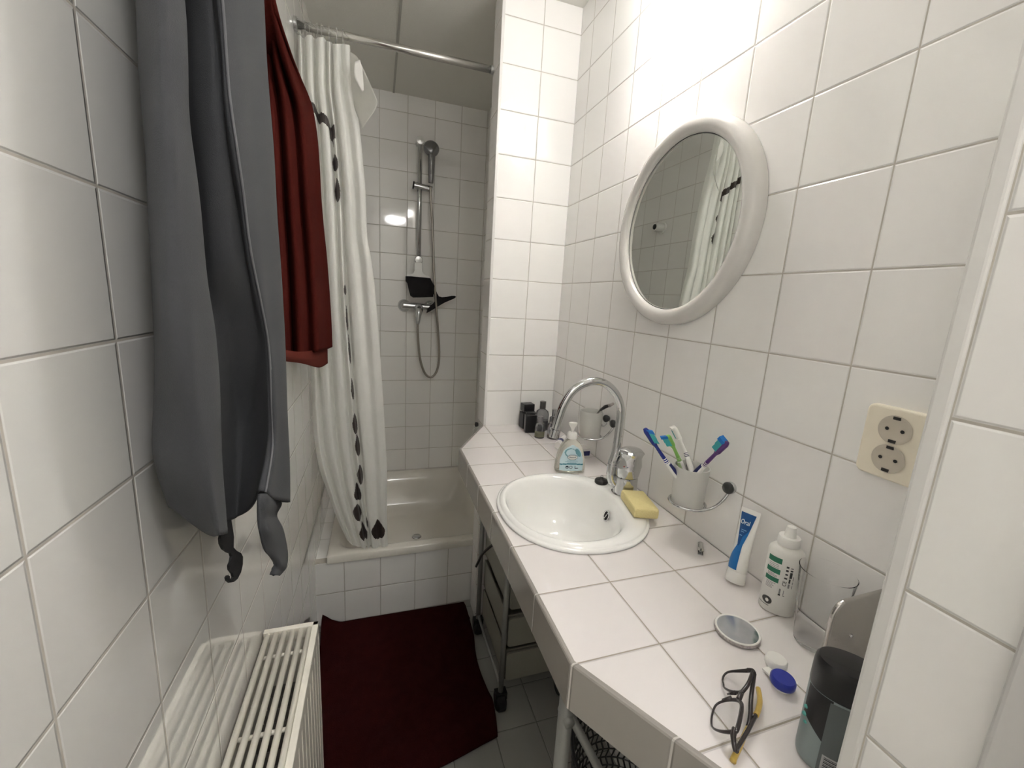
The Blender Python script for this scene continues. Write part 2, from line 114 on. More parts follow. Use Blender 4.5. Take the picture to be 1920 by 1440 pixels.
 [(-0.9707,0.1360,1.1258),(-0.9515,0.1013,1.1240),(-0.9423,0.1316,1.1083),(-0.9347,0.1299,1.1092),(-0.9226,0.1013,1.1166),(-0.9046,0.0970,1.1155),(-0.8960,0.1299,1.1036),(-0.8885,0.1299,1.1028),(-0.8751,0.0987,1.1092),(-0.8541,0.0970,1.1073),(-0.8442,0.1316,1.0949),(-0.8284,0.1013,1.0987),(-0.8193,0.1299,1.0916),(-0.8129,0.1360,1.0891),(-0.8026,0.1039,1.0957),(-0.7796,0.0970,1.0976),(-0.7581,0.1143,1.0945),(-0.7357,0.0987,1.0973),(-0.7156,0.1013,1.0964),(-0.7076,0.1143,1.0924),(-0.7187,0.1446,1.0846)],
 [(-0.9708,0.1372,1.0295),(-0.9511,0.1035,1.0283),(-0.9412,0.1330,1.0109),(-0.9333,0.1313,1.0115),(-0.9209,0.1035,1.0196),(-0.9021,0.0992,1.0182),(-0.8928,0.1313,1.0049),(-0.8850,0.1313,1.0038),(-0.8713,0.1009,1.0113),(-0.8493,0.0992,1.0089),(-0.8387,0.1330,0.9949),(-0.8224,0.1035,1.0000),(-0.8127,0.1313,0.9915),(-0.8063,0.1372,0.9887),(-0.7962,0.1060,0.9968),(-0.7734,0.0992,0.9986),(-0.7520,0.1161,0.9943),(-0.7298,0.1009,0.9976),(-0.7099,0.1035,0.9964),(-0.7019,0.1161,0.9918),(-0.7128,0.1456,0.9828)],
 [(-0.9705,0.1402,0.9303),(-0.9500,0.1075,0.9295),(-0.9391,0.1361,0.9103),(-0.9309,0.1345,0.9106),(-0.9183,0.1075,0.9195),(-0.8989,0.1034,0.9177),(-0.8889,0.1345,0.9029),(-0.8808,0.1345,0.9016),(-0.8669,0.1050,0.9101),(-0.8440,0.1034,0.9071),(-0.8328,0.1361,0.8915),(-0.8161,0.1075,0.8979),(-0.8058,0.1345,0.8880),(-0.7995,0.1402,0.8850),(-0.7897,0.1099,0.8945),(-0.7672,0.1034,0.8963),(-0.7460,0.1197,0.8908),(-0.7241,0.1050,0.8946),(-0.7045,0.1075,0.8930),(-0.6965,0.1197,0.8879),(-0.7073,0.1484,0.8777)],
 [(-0.9667,0.1433,0.8282),(-0.9459,0.1115,0.8278),(-0.9344,0.1393,0.8069),(-0.9260,0.1377,0.8068),(-0.9133,0.1115,0.8163),(-0.8932,0.1075,0.8141),(-0.8826,0.1377,0.7979),(-0.8742,0.1377,0.7964),(-0.8601,0.1091,0.8057),(-0.8366,0.1075,0.8021),(-0.8247,0.1393,0.7850),(-0.8077,0.1115,0.7926),(-0.7969,0.1377,0.7813),(-0.7908,0.1433,0.7781),(-0.7814,0.1139,0.7891),(-0.7596,0.1075,0.7908),(-0.7390,0.1234,0.7841),(-0.7179,0.1091,0.7885),(-0.6988,0.1115,0.7866),(-0.6911,0.1234,0.7809),(-0.7014,0.1512,0.7696)],
 [(-0.9545,0.1463,0.7226),(-0.9316,0.1155,0.7223),(-0.9181,0.1425,0.6995),(-0.9101,0.1409,0.6990),(-0.8981,0.1155,0.7091),(-0.8787,0.1116,0.7066),(-0.8681,0.1409,0.6891),(-0.8601,0.1409,0.6873),(-0.8469,0.1132,0.6976),(-0.8247,0.1116,0.6934),(-0.8136,0.1425,0.6750),(-0.7980,0.1155,0.6839),(-0.7881,0.1409,0.6714),(-0.7823,0.1463,0.6681),(-0.7735,0.1178,0.6803),(-0.7527,0.1116,0.6821),(-0.7331,0.1270,0.6744),(-0.7130,0.1132,0.6793),(-0.6949,0.1155,0.6771),(-0.6876,0.1270,0.6709),(-0.6974,0.1540,0.6587)],
 [(-0.9260,0.1494,0.6121),(-0.9063,0.1195,0.6121),(-0.8948,0.1457,0.5878),(-0.8878,0.1442,0.5871),(-0.8774,0.1195,0.5978),(-0.8606,0.1157,0.5950),(-0.8516,0.1442,0.5766),(-0.8447,0.1442,0.5746),(-0.8333,0.1172,0.5858),(-0.8141,0.1157,0.5813),(-0.8045,0.1457,0.5618),(-0.7911,0.1195,0.5720),(-0.7825,0.1442,0.5585),(-0.7771,0.1494,0.5550),(-0.7690,0.1217,0.5686),(-0.7497,0.1157,0.5704),(-0.7314,0.1307,0.5617),(-0.7127,0.1172,0.5672),(-0.6959,0.1195,0.5648),(-0.6891,0.1307,0.5583),(-0.6982,0.1569,0.5450)],
 [(-0.8965,0.1524,0.4974),(-0.8775,0.1235,0.4973),(-0.8663,0.1488,0.4715),(-0.8602,0.1474,0.4705),(-0.8514,0.1235,0.4817),(-0.8370,0.1199,0.4789),(-0.8291,0.1474,0.4595),(-0.8232,0.1474,0.4574),(-0.8137,0.1213,0.4695),(-0.7974,0.1199,0.4647),(-0.7893,0.1488,0.4443),(-0.7782,0.1235,0.4559),(-0.7712,0.1474,0.4414),(-0.7663,0.1524,0.4379),(-0.7591,0.1257,0.4528),(-0.7418,0.1199,0.4548),(-0.7254,0.1343,0.4454),(-0.7087,0.1213,0.4515),(-0.6936,0.1235,0.4490),(-0.6874,0.1343,0.4421),(-0.6955,0.1597,0.4279)],
 [(-0.8548,0.1555,0.3766),(-0.8411,0.1275,0.3771),(-0.8331,0.1520,0.3501),(-0.8283,0.1506,0.3489),(-0.8215,0.1275,0.3608),(-0.8104,0.1240,0.3580),(-0.8045,0.1506,0.3385),(-0.7999,0.1506,0.3385),(-0.7925,0.1254,0.3488),(-0.7800,0.1240,0.3440),(-0.7737,0.1520,0.3385),(-0.7651,0.1275,0.3385),(-0.7596,0.1506,0.3385),(-0.7553,0.1555,0.3385),(-0.7490,0.1296,0.3385),(-0.7335,0.1240,0.3385),(-0.7187,0.1380,0.3385),(-0.7039,0.1254,0.3385),(-0.6904,0.1275,0.3385),(-0.6849,0.1380,0.3385),(-0.6921,0.1625,0.3385)],
]
FLAP = [
 [(-0.8081,0.0900,2.2372),(-0.7871,0.0700,2.2194),(-0.7732,0.0500,2.1923),(-0.7463,0.0300,2.1347),(-0.7178,0.0100,2.0677)],
 [(-0.8079,0.0900,2.1515),(-0.7885,0.0700,2.1223),(-0.7693,0.0500,2.0934),(-0.7469,0.0300,2.0652),(-0.7299,0.0100,2.0396)],
 [(-0.7971,0.0900,2.0707),(-0.7896,0.0700,2.0446),(-0.7822,0.0500,2.0220),(-0.7749,0.0300,1.9964),(-0.7711,0.0100,1.9755)],
]
FLAPTAG = [
 [(-0.7914,0.0450,2.1894),(-0.7746,0.0450,2.1992)],
 [(-0.7937,0.0450,2.1478),(-0.7568,0.0450,2.1423)],
 [(-0.7691,0.0450,2.1028),(-0.7501,0.0450,2.1275)],
]

# ------------------------------------------------------------------ constants
XL = -0.980      # left wall
YB = 0.980       # wall behind the shower
ZC = 2.507       # ceiling
ZT = 0.924       # countertop
T = 0.15         # tile

# ------------------------------------------------------------------ helpers
def srgb(r, g, b):
    f = lambda c: c / 12.92 if c <= 0.04045 else ((c + 0.055) / 1.055) ** 2.4
    return (f(r / 255), f(g / 255), f(b / 255), 1)

_mats = {}
def M(name, color=(0.8, 0.8, 0.8, 1), rough=0.5, metal=0.0, trans=0.0, ior=1.45, coat=0.0, emit=0.0, bump=None, sheen=0.0, var=None, spec=0.5):
    if name in _mats:
        return _mats[name]
    m = bpy.data.materials.new(name)
    m.use_nodes = True
    nt = m.node_tree
    b = nt.nodes['Principled BSDF']
    b.inputs['Base Color'].default_value = color
    b.inputs['Roughness'].default_value = rough
    b.inputs['Metallic'].default_value = metal
    b.inputs['IOR'].default_value = ior
    b.inputs['Transmission Weight'].default_value = trans
    b.inputs['Coat Weight'].default_value = coat
    b.inputs['Specular IOR Level'].default_value = spec
    if sheen:
        b.inputs['Sheen Weight'].default_value = sheen
    if emit:
        b.inputs['Emission Color'].default_value = color
        b.inputs['Emission Strength'].default_value = emit
    if bump:
        n = nt.nodes.new('ShaderNodeTexNoise'); n.inputs['Scale'].default_value = bump[0]; n.inputs['Detail'].default_value = 4
        tc = nt.nodes.new('ShaderNodeNewGeometry')
        nt.links.new(tc.outputs['Position'], n.inputs['Vector'])
        bp = nt.nodes.new('ShaderNodeBump'); bp.inputs['Strength'].default_value = 1.0
        bp.inputs['Distance'].default_value = bump[1]
        nt.links.new(n.outputs['Fac'], bp.inputs['Height'])
        nt.links.new(bp.outputs['Normal'], b.inputs['Normal'])
    if var:
        n = nt.nodes.new('ShaderNodeTexNoise'); n.inputs['Scale'].default_value = var[0]; n.inputs['Detail'].default_value = 5
        tc = nt.nodes.new('ShaderNodeNewGeometry')
        nt.links.new(tc.outputs['Position'], n.inputs['Vector'])
        mx = nt.nodes.new('ShaderNodeMix'); mx.data_type = 'RGBA'
        mx.inputs['A'].default_value = color; mx.inputs['B'].default_value = var[1]
        nt.links.new(n.outputs['Fac'], mx.inputs['Factor'])
        nt.links.new(mx.outputs['Result'], b.inputs['Base Color'])
    _mats[name] = m
    return m

def tile_mat(name, ax1, p1, ax2, p2, col, grout, rough=0.055, gw=0.0024, wave=0.00015, tilt=0.012, size=(T, T), depth=0.0011, spec=0.5):
    m = bpy.data.materials.new(name)
    m.use_nodes = True
    nt = m.node_tree; N = nt.nodes; L = nt.links
    b = N['Principled BSDF']
    geo = N.new('ShaderNodeNewGeometry')
    sep = N.new('ShaderNodeSeparateXYZ'); L.new(geo.outputs['Position'], sep.inputs[0])
    def mth(op, a, bb=None, c=None):
        n = N.new('ShaderNodeMath'); n.operation = op
        for i, v in enumerate((a, bb, c)):
            if v is None: continue
            if isinstance(v, (int, float)): n.inputs[i].default_value = v
            else: L.new(v, n.inputs[i])
        return n.outputs[0]
    def axis(ax, p, t):
        c = mth('DIVIDE', mth('SUBTRACT', sep.outputs[ax], p), t)
        fl = mth('FLOOR', c)
        fr = mth('SUBTRACT', c, fl)
        d = mth('MULTIPLY', mth('MINIMUM', fr, mth('SUBTRACT', 1.0, fr)), t)
        return fl, d
    f1, d1 = axis(ax1, p1, size[0]); f2, d2 = axis(ax2, p2, size[1])
    d = mth('MINIMUM', d1, d2)
    def step(e0, e1):
        n = N.new('ShaderNodeMapRange'); n.interpolation_type = 'SMOOTHSTEP'
        n.inputs['From Min'].default_value = e0; n.inputs['From Max'].default_value = e1
        L.new(d, n.inputs['Value']); return n.outputs[0]
    mask = step(gw * 0.38, gw * 0.62)
    h = step(gw * 0.45, gw * 0.5 + 0.0022)
    comb = N.new('ShaderNodeCombineXYZ'); L.new(f1, comb.inputs[0]); L.new(f2, comb.inputs[1])
    wn = N.new('ShaderNodeTexWhiteNoise'); wn.noise_dimensions = '3D'; L.new(comb.outputs[0], wn.inputs['Vector'])
    # a slightly different glaze tone on each tile
    ns = N.new('ShaderNodeTexNoise'); ns.inputs['Scale'].default_value = 3.0; L.new(geo.outputs['Position'], ns.inputs['Vector'])
    v = mth('ADD', mth('MULTIPLY', wn.outputs['Value'], 0.55), mth('MULTIPLY', ns.outputs['Fac'], 0.45))
    mt = N.new('ShaderNodeMix'); mt.data_type = 'RGBA'
    mt.inputs['A'].default_value = tuple(c * k for c, k in zip(col[:3], (0.985, 0.965, 0.965))) + (1,)
    mt.inputs['B'].default_value = tuple(min(1, c * k) for c, k in zip(col[:3], (1.02, 1.02, 1.0))) + (1,)
    L.new(v, mt.inputs['Factor'])
    gn = N.new('ShaderNodeTexNoise'); gn.inputs['Scale'].default_value = 25.0; L.new(geo.outputs['Position'], gn.inputs['Vector'])
    gm = N.new('ShaderNodeMix'); gm.data_type = 'RGBA'
    gm.inputs['A'].default_value = tuple(c * 0.75 for c in grout[:3]) + (1,); gm.inputs['B'].default_value = tuple(c * 1.2 for c in grout[:3]) + (1,)
    L.new(gn.outputs['Fac'], gm.inputs['Factor'])
    mx = N.new('ShaderNodeMix'); mx.data_type = 'RGBA'
    L.new(mask, mx.inputs['Factor']); L.new(gm.outputs['Result'], mx.inputs['A']); L.new(mt.outputs['Result'], mx.inputs['B'])
    L.new(mx.outputs['Result'], b.inputs['Base Color'])
    L.new(mth('ADD', 0.75, mth('MULTIPLY', mask, rough - 0.75)), b.inputs['Roughness'])
    b.inputs['Specular IOR Level'].default_value = spec
    # every tile sits at its own slight angle
    vs = N.new('ShaderNodeVectorMath'); vs.operation = 'SUBTRACT'; L.new(wn.outputs['Color'], vs.inputs[0]); vs.inputs[1].default_value = (0.5, 0.5, 0.5)
    sc = N.new('ShaderNodeVectorMath'); sc.operation = 'SCALE'; L.new(vs.outputs[0], sc.inputs[0]); sc.inputs['Scale'].default_value = tilt
    ad = N.new('ShaderNodeVectorMath'); ad.operation = 'ADD'; L.new(sc.outputs[0], ad.inputs[0]); L.new(geo.outputs['Normal'], ad.inputs[1])
    no = N.new('ShaderNodeVectorMath'); no.operation = 'NORMALIZE'; L.new(ad.outputs[0], no.inputs[0])
    wv = N.new('ShaderNodeTexNoise'); wv.inputs['Scale'].default_value = 9.0; L.new(geo.outputs['Position'], wv.inputs['Vector'])
    hh = mth('ADD', mth('MULTIPLY', h, depth), mth('MULTIPLY', wv.outputs['Fac'], wave))
    bp = N.new('ShaderNodeBump'); bp.inputs['Strength'].default_value = 1.0; bp.inputs['Distance'].default_value = 1.0
    L.new(hh, bp.inputs['Height']); L.new(no.outputs[0], bp.inputs['Normal'])
    L.new(bp.outputs['Normal'], b.inputs['Normal'])
    return m

def root_of(o):
    while o.parent: o = o.parent
    return o

def tag(o, label=None, cat=None, group=None, kind=None):
    if label: o['label'] = label
    if cat: o['category'] = cat
    if group: o['group'] = group
    if kind: o['kind'] = kind
    return o

def thing(name, loc, label, cat, group=None):
    o = bpy.data.objects.new(name, None); COL.objects.link(o)
    o.location = loc; o.empty_display_size = 0.02
    return tag(o, label, cat, group)

def obj(name, vf, mat, parent=None, origin=(0, 0, 0), smooth=False, mats=None, fmat=None, auto=None):
    V, F = vf
    off = Vector(root_of(parent).location) if parent else Vector(origin)
    me = bpy.data.meshes.new(name)
    me.from_pydata([tuple(Vector(p) - off) for p in V], [], F)
    for mm in (mats or [mat]): me.materials.append(mm)
    if fmat is not None:
        me.polygons.foreach_set('material_index', fmat)
    if smooth:
        me.polygons.foreach_set('use_smooth', [True] * len(me.polygons))
    me.update()
    o = bpy.data.objects.new(name, me); COL.objects.link(o)
    if parent: o.parent = parent
    else: o.location = off
    if auto:
        me.polygons.foreach_set('use_smooth', [True] * len(me.polygons))
        md = o.modifiers.new('edge_split', 'EDGE_SPLIT'); md.split_angle = math.radians(auto)
    return o

def join(*vfs):
    V = []; F = []
    for v, f in vfs:
        n = len(V); V += list(v); F += [tuple(i + n for i in q) for q in f]
    return V, F

def box(x0, x1, y0, y1, z0, z1):
    V = [(x, y, z) for x in (x0, x1) for y in (y0, y1) for z in (z0, z1)]
    F = [(0, 1, 3, 2), (4, 6, 7, 5), (0, 4, 5, 1), (2, 3, 7, 6), (0, 2, 6, 4), (1, 5, 7, 3)]
    return V, F

def bevel(o, w=0.002, seg=2):
    m = o.modifiers.new('bevel', 'BEVEL'); m.width = w; m.segments = seg; m.limit_method = 'ANGLE'; m.angle_limit = math.radians(35)
    return o

def xform(vf, mat):
    return [tuple(mat @ Vector(p)) for p in vf[0]], vf[1]

def lathe(profile, seg=40, c=(0, 0, 0), sx=1.0, sy=1.0, rot=0.0, cap=True):
    """profile of (r, z) pairs turned about z, scaled to an oval"""
    V = []; F = []; n = len(profile)
    cr, sr = math.cos(rot), math.sin(rot)
    for r, z in profile:
        for k in range(seg):
            a = 2 * math.pi * k / seg
            x, y = r * sx * math.cos(a), r * sy * math.sin(a)
            V.append((c[0] + x * cr - y * sr, c[1] + x * sr + y * cr, c[2] + z))
    for i in range(n - 1):
        for k in range(seg):
            k2 = (k + 1) % seg
            F.append((i * seg + k, i * seg + k2, (i + 1) * seg + k2, (i + 1) * seg + k))
    if cap:
        if profile[0][0] > 1e-6: F.append(tuple(range(seg - 1, -1, -1)))
        if profile[-1][0] > 1e-6: F.append(tuple((n - 1) * seg + k for k in range(seg)))
    return V, F

def spline(pts, n=8, closed=False):
    P = [Vector(p) for p in pts]; out = []
    m = len(P)
    rng = range(m if closed else m - 1)
    for i in rng:
        if closed: a, b, c, d = P[(i - 1) % m], P[i], P[(i + 1) % m], P[(i + 2) % m]
        else: a, b, c, d = P[max(i - 1, 0)], P[i], P[i + 1], P[min(i + 2, m - 1)]
        for k in range(n):
            t = k / n
            out.append(0.5 * ((2 * b) + (c - a) * t + (2 * a - 5 * b + 4 * c - d) * t * t + (3 * b - a - 3 * c + d) * t ** 3))
    if not closed: out.append(P[-1])
    return out

def tube(pts, r, seg=12, closed=False, caps=True):
    """tube through pts; r a number or one radius for each point"""
    P = [Vector(p) for p in pts]; m = len(P)
    R = r if isinstance(r, (list, tuple)) else [r] * m
    V = []; F = []
    up = None
    for i, p in enumerate(P):
        if closed: t = P[(i + 1) % m] - P[(i - 1) % m]
        else: t = P[min(i + 1, m - 1)] - P[max(i - 1, 0)]
        t.normalize()
        if up is None:
            up = Vector((0, 0, 1)) if abs(t.z) < 0.9 else Vector((1, 0, 0))
        up = (up - t * up.dot(t)).normalized(); s = t.cross(up)
        for k in range(seg):
            a = 2 * math.pi * k / seg
            V.append(tuple(p + (up * math.cos(a) + s * math.sin(a)) * R[i]))
    for i in range(m if closed else m - 1):
        j = (i + 1) % m
        for k in range(seg):
            k2 = (k + 1) % seg
            F.append((i * seg + k, i * seg + k2, j * seg + k2, j * seg + k))
    if caps and not closed:
        F.append(tuple(range(seg - 1, -1, -1))); F.append(tuple((m - 1) * seg + k for k in range(seg)))
    return V, F

def prism(outline, axis_o, au, av, depth_dir, d0, d1):
    """outline in (u, v) extruded between d0 and d1 along depth_dir"""
    o = Vector(axis_o); au = Vector(au); av = Vector(av); dd = Vector(depth_dir)
    n = len(outline); V = []
    for d in (d0, d1):
        for u, vv in outline: V.append(tuple(o + au * u + av * vv + dd * d))
    F = [tuple(range(n)), tuple(range(2 * n - 1, n - 1, -1))]
    for k in range(n):
        k2 = (k + 1) % n; F.append((k, n + k, n + k2, k2))
    return V, F

def catgrid(G, nr, nc):
    """smooth an array of control points into a fine one"""
    A = [spline(row, nc) for row in G]
    cols = list(zip(*A))
    B = [spline(c, nr) for c in cols]
    return [list(r) for r in zip(*B)]

def gridmesh(G, flip=False):
    for row in G:
        for p in row:
            if isinstance(p, Vector): p.x = max(p.x, XL + 0.004)
    r, c = len(G), len(G[0])
    V = [tuple(p) for row in G for p in row]
    F = []
    for i in range(r - 1):
        for j in range(c - 1):
            q = (i * c + j, i * c + j + 1, (i + 1) * c + j + 1, (i + 1) * c + j)
            F.append(q[::-1] if flip else q)
    return V, F

def solid(o, th):
    m = o.modifiers.new('thickness', 'SOLIDIFY'); m.thickness = th; m.offset = 0
    return o

def superellipse(a, b, n=2.5, seg=48):
    out = []
    for k in range(seg):
        t = 2 * math.pi * k / seg
        c, s = math.cos(t), math.sin(t)
        out.append((a * math.copysign(abs(c) ** (2 / n), c), b * math.copysign(abs(s) ** (2 / n), s)))
    return out

def rrect(a, b, r, seg=6):
    out = []
    for cx, cy, a0 in ((a - r, b - r, 0), (-a + r, b - r, 90), (-a + r, -b + r, 180), (a - r, -b + r, 270)):
        for k in range(seg + 1):
            t = math.radians(a0 + 90 * k / seg); out.append((cx + r * math.cos(t), cy + r * math.sin(t)))
    return out

def stack(sections):
    """closed skin through equally long outlines given as lists of 3-D points"""
    n = len(sections[0]); V = [tuple(p) for s in sections for p in s]; F = [tuple(range(n - 1, -1, -1))]
    for i in range(len(sections) - 1):
        for k in range(n):
            k2 = (k + 1) % n; F.append((i * n + k, i * n + k2, (i + 1) * n + k2, (i + 1) * n + k))
    F.append(tuple((len(sections) - 1) * n + k for k in range(n)))
    return V, F

def frame(loc, xdir, ydir):
    x = Vector(xdir).normalized(); y = Vector(ydir); y = (y - x * y.dot(x)).normalized(); z = x.cross(y)
    m = Matrix((x, y, z)).transposed().to_4x4(); m.translation = Vector(loc); return m

def text(name, s, size, mtx, mat, parent, depth=0.0002, wrap=None, align='CENTER'):
    cu = bpy.data.curves.new(name, 'FONT'); cu.body = s; cu.size = size; cu.align_x = align; cu.align_y = 'CENTER'; cu.extrude = depth
    to = bpy.data.objects.new(name + '_curve', cu); COL.objects.link(to)
    dg = bpy.context.evaluated_depsgraph_get(); dg.update()
    me0 = bpy.data.meshes.new_from_object(to.evaluated_get(dg))
    V = [Vector(v.co) for v in me0.vertices]; F = [tuple(p.vertices) for p in me0.polygons]
    bpy.data.objects.remove(to, do_unlink=True); bpy.data.meshes.remove(me0)
    if wrap: V = [Vector(wrap(p)) for p in V]
    return obj(name, ([tuple(mtx @ p) for p in V], F), mat, parent)

# ------------------------------------------------------------------ materials
TILE = (0.85, 0.848, 0.838, 1)
GROUT = (0.48, 0.45, 0.40, 1)
m_right = tile_mat('glazed_tile_right', 1, -0.0982, 2, 0.0200, TILE, GROUT)
m_pillar = tile_mat('glazed_tile_pillar', 0, -0.1483, 2, 0.0200, TILE, GROUT)
m_pside = tile_mat('glazed_tile_pillar_side', 1, -0.06, 2, 0.0200, TILE, GROUT, size=(0.3, T))
m_left = tile_mat('glazed_tile_left', 1, -1.0741, 2, 0.0274, TILE, (0.56, 0.52, 0.47, 1), rough=0.03, wave=0.00001, tilt=0.002, spec=1.0)
m_left.node_tree.nodes['Principled BSDF'].inputs['Coat Weight'].default_value = 0.7
m_left.node_tree.nodes['Principled BSDF'].inputs['Coat Roughness'].default_value = 0.02
m_back = tile_mat('glazed_tile_back', 0, -0.7093, 2, 0.0187, TILE, GROUT, tilt=0.05)
m_pil = tile_mat('glazed_tile_pilaster', 1, -1.416, 2, 0.0220, TILE, GROUT)
m_tubp = tile_mat('glazed_tile_tub', 0, -0.8661, 2, 0.0035, TILE, GROUT)
m_ctop = tile_mat('glazed_tile_counter', 0, -0.3008, 1, -1.0005, (0.76, 0.735, 0.735, 1), (0.36, 0.32, 0.27, 1), rough=0.05, tilt=0.004, spec=0.6)
m_cskirt = tile_mat('glazed_tile_skirt_shaded', 1, -1.0005, 2, -1.0, (0.33, 0.31, 0.29, 1), (0.55, 0.52, 0.49, 1), rough=0.06, size=(T, 5.0))  # darker than the top tiles: shade on the front edge put into the colour
m_cchamf = tile_mat('glazed_tile_chamfer_shaded', 1, -1.2800, 2, -1.0, (0.33, 0.31, 0.29, 1), (0.55, 0.52, 0.49, 1), rough=0.06, size=(0.129, 5.0))  # same darkened tile, shade painted into its colour
m_floor = tile_mat('floor_tile', 0, -0.05, 1, -0.07, (0.30, 0.30, 0.28, 1), (0.15, 0.15, 0.14, 1), rough=0.45, tilt=0.01)
m_ceil = M('painted_ceiling', (0.72, 0.71, 0.66, 1), 0.75, bump=(220, 0.0006))
m_plaster = M('painted_plaster', (0.8, 0.79, 0.76, 1), 0.7, bump=(60, 0.0006))
m_trim = M('white_edge_profile', (0.70, 0.69, 0.67, 1), 0.3)
m_dark = M('dark_gap', (0.03, 0.03, 0.03, 1), 0.8)
m_chrome = M('polished_chrome', (0.60, 0.605, 0.61, 1), 0.06, 1.0)
m_chrome2 = M('satin_chrome', (0.62, 0.63, 0.64, 1), 0.22, 1.0)
m_porc = M('white_porcelain', (0.88, 0.88, 0.86, 1), 0.07, coat=0.4)
m_enamel = M('white_enamel', (0.72, 0.69, 0.63, 1), 0.14, coat=0.3)
m_cream = M('cream_painted_steel', (0.88, 0.85, 0.77, 1), 0.3)
m_black = M('black_plastic', (0.012, 0.012, 0.013, 1), 0.3)
m_blackr = M('black_rubber', (0.02, 0.018, 0.017, 1), 0.5)
m_grey = M('grey_plastic', (0.05, 0.05, 0.05, 1), 0.35)
m_white = M('white_plastic', (0.80, 0.79, 0.76, 1), 0.35)
m_silverframe = M('pearl_grey_plastic', (0.66, 0.645, 0.62, 1), 0.25, coat=0.3)
m_glass = M('clear_glass', (1, 1, 1, 1), 0.0, trans=1.0, ior=1.3)

# ------------------------------------------------------------------ room shell
def struct(name, vf, mat, **k):
    o = obj(name, vf, mat, **k); o['kind'] = 'structure'; return o

Y0 = -2.45
struct('floor', box(XL - 0.1, 0.1, Y0 - 0.1, YB + 0.1, -0.06, 0.0), m_floor)
struct('ceiling', box(XL - 0.1, 0.1, Y0 - 0.1, YB + 0.1, ZC, ZC + 0.06), m_ceil)
struct('wall_left', box(XL - 0.08, XL, Y0, YB, 0.0, ZC), m_left)
struct('wall_right', box(0.0, 0.08, -1.409, 0.0, 0.0, ZC), m_right)
struct('wall_back', box(XL - 0.08, 0.0, YB, YB + 0.08, 0.0, ZC), m_back)
struct('wall_front', box(XL - 0.08, 0.0, Y0 - 0.08, Y0, 0.0, ZC), m_plaster)
# pillar between counter and shower, its tiled front and side
struct('wall_pillar', join(box(-0.299, 0.08, 0.0, 0.10, 0.0, ZC)), m_pillar)
struct('wall_pillar_side', box(-0.305, -0.299, 0.004, 0.10, 0.0, ZC), m_pside)
# shower's own right-hand wall, standing a little further back
struct('wall_shower_right', box(-0.105, 0.0, 0.10, YB, 0.0, ZC), tile_mat('glazed_tile_shower_right', 1, 0.155, 2, 0.0187, TILE, GROUT))
# pilaster at the right edge of the view
struct('wall_pilaster', box(-0.300, 0.08, -1.482, -1.409, 0.0, ZC), m_pil)
struct('wall_right_entrance', box(-0.290, 0.0, Y0, -1.482, 0.0, ZC), m_plaster)
# trims
tr = struct('trim_1', box(-0.306, -0.2948, -0.0015, 0.006, ZT + 0.002, ZC), m_trim); bevel(tr, 0.0015)
tr = struct('trim_2', box(-0.3025, -0.296, -1.4160, -1.4020, ZT + 0.002, ZC), m_trim); bevel(tr, 0.003, 3)
tr = struct('trim_3', box(-0.312, -0.285, -1.535, -1.484, 0.0, 2.12), M('grey_white_paint', (0.58, 0.57, 0.56, 1), 0.4)); bevel(tr, 0.004, 3)
tr = struct('trim_4', box(-0.330, -0.285, -1.66, -1.535, 0.0, 2.18), M('white_paint', (0.72, 0.71, 0.67, 1), 0.4)); bevel(tr, 0.005, 3)
# ceiling: joint strip between the panels
struct('trim_5', join(box(-0.640, -0.630, Y0, YB, ZC - 0.003, ZC)), M('panel_joint', (0.40, 0.39, 0.36, 1), 0.6))
# tiled ledge and front of the shower tub
struct('wall_tub_front', box(XL, -0.105, 0.1164, 0.150, 0.0, 0.304), m_tubp)
struct('wall_tub_ledge', box(XL, -0.937, 0.1502, YB, 0.0, 0.3040), tile_mat('glazed_tile_ledge', 0, -2.0, 1, 0.152, TILE, GROUT, size=(4.0, T)))

# ------------------------------------------------------------------ shower tub
def shower_tub():
    t = thing('shower_tub', (-0.55, 0.55, 0.0), 'cream white enamelled shower tub behind the tiled front', 'shower tub')
    x0, x1, y0, y1 = -0.934, -0.108, 0.110, 0.976
    cx, cy = (x0 + x1) / 2, (y0 + y1) / 2; hx, hy = (x1 - x0) / 2, (y1 - y0) / 2
    def rr(a, b, r, z, oy=0.0, ox=0.0): return [(cx + ox + u, cy + oy + v, z) for u, v in rrect(a, b, r, 8)]
    secs = [rr(hx, hy, 0.006, 0.300), rr(hx, hy, 0.006, 0.330), rr(hx - 0.006, hy - 0.006, 0.008, 0.336),
            rr(hx - 0.035, hy - 0.040, 0.06, 0.336), rr(hx - 0.045, hy - 0.052, 0.07, 0.330), rr(hx - 0.065, hy - 0.075, 0.08, 0.27),
            rr(hx - 0.10, hy - 0.11, 0.09, 0.155), rr(hx - 0.13, hy - 0.14, 0.09, 0.125), rr(hx - 0.2, hy - 0.2, 0.08, 0.118), rr(0.03, 0.03, 0.028, 0.112)]
    V, F = stack(secs); F = F[1:]
    bpy_o = obj('tub_shell', (V, F), m_enamel, t, smooth=True)
    md = bpy_o.modifiers.new('edge_split', 'EDGE_SPLIT'); md.split_angle = math.radians(50)
    obj('drain', lathe([(0.0, 0.004), (0.022, 0.004), (0.026, 0.0)], 24, (cx, cy, 0.1125)), m_chrome2, t, smooth=True)
shower_tub()

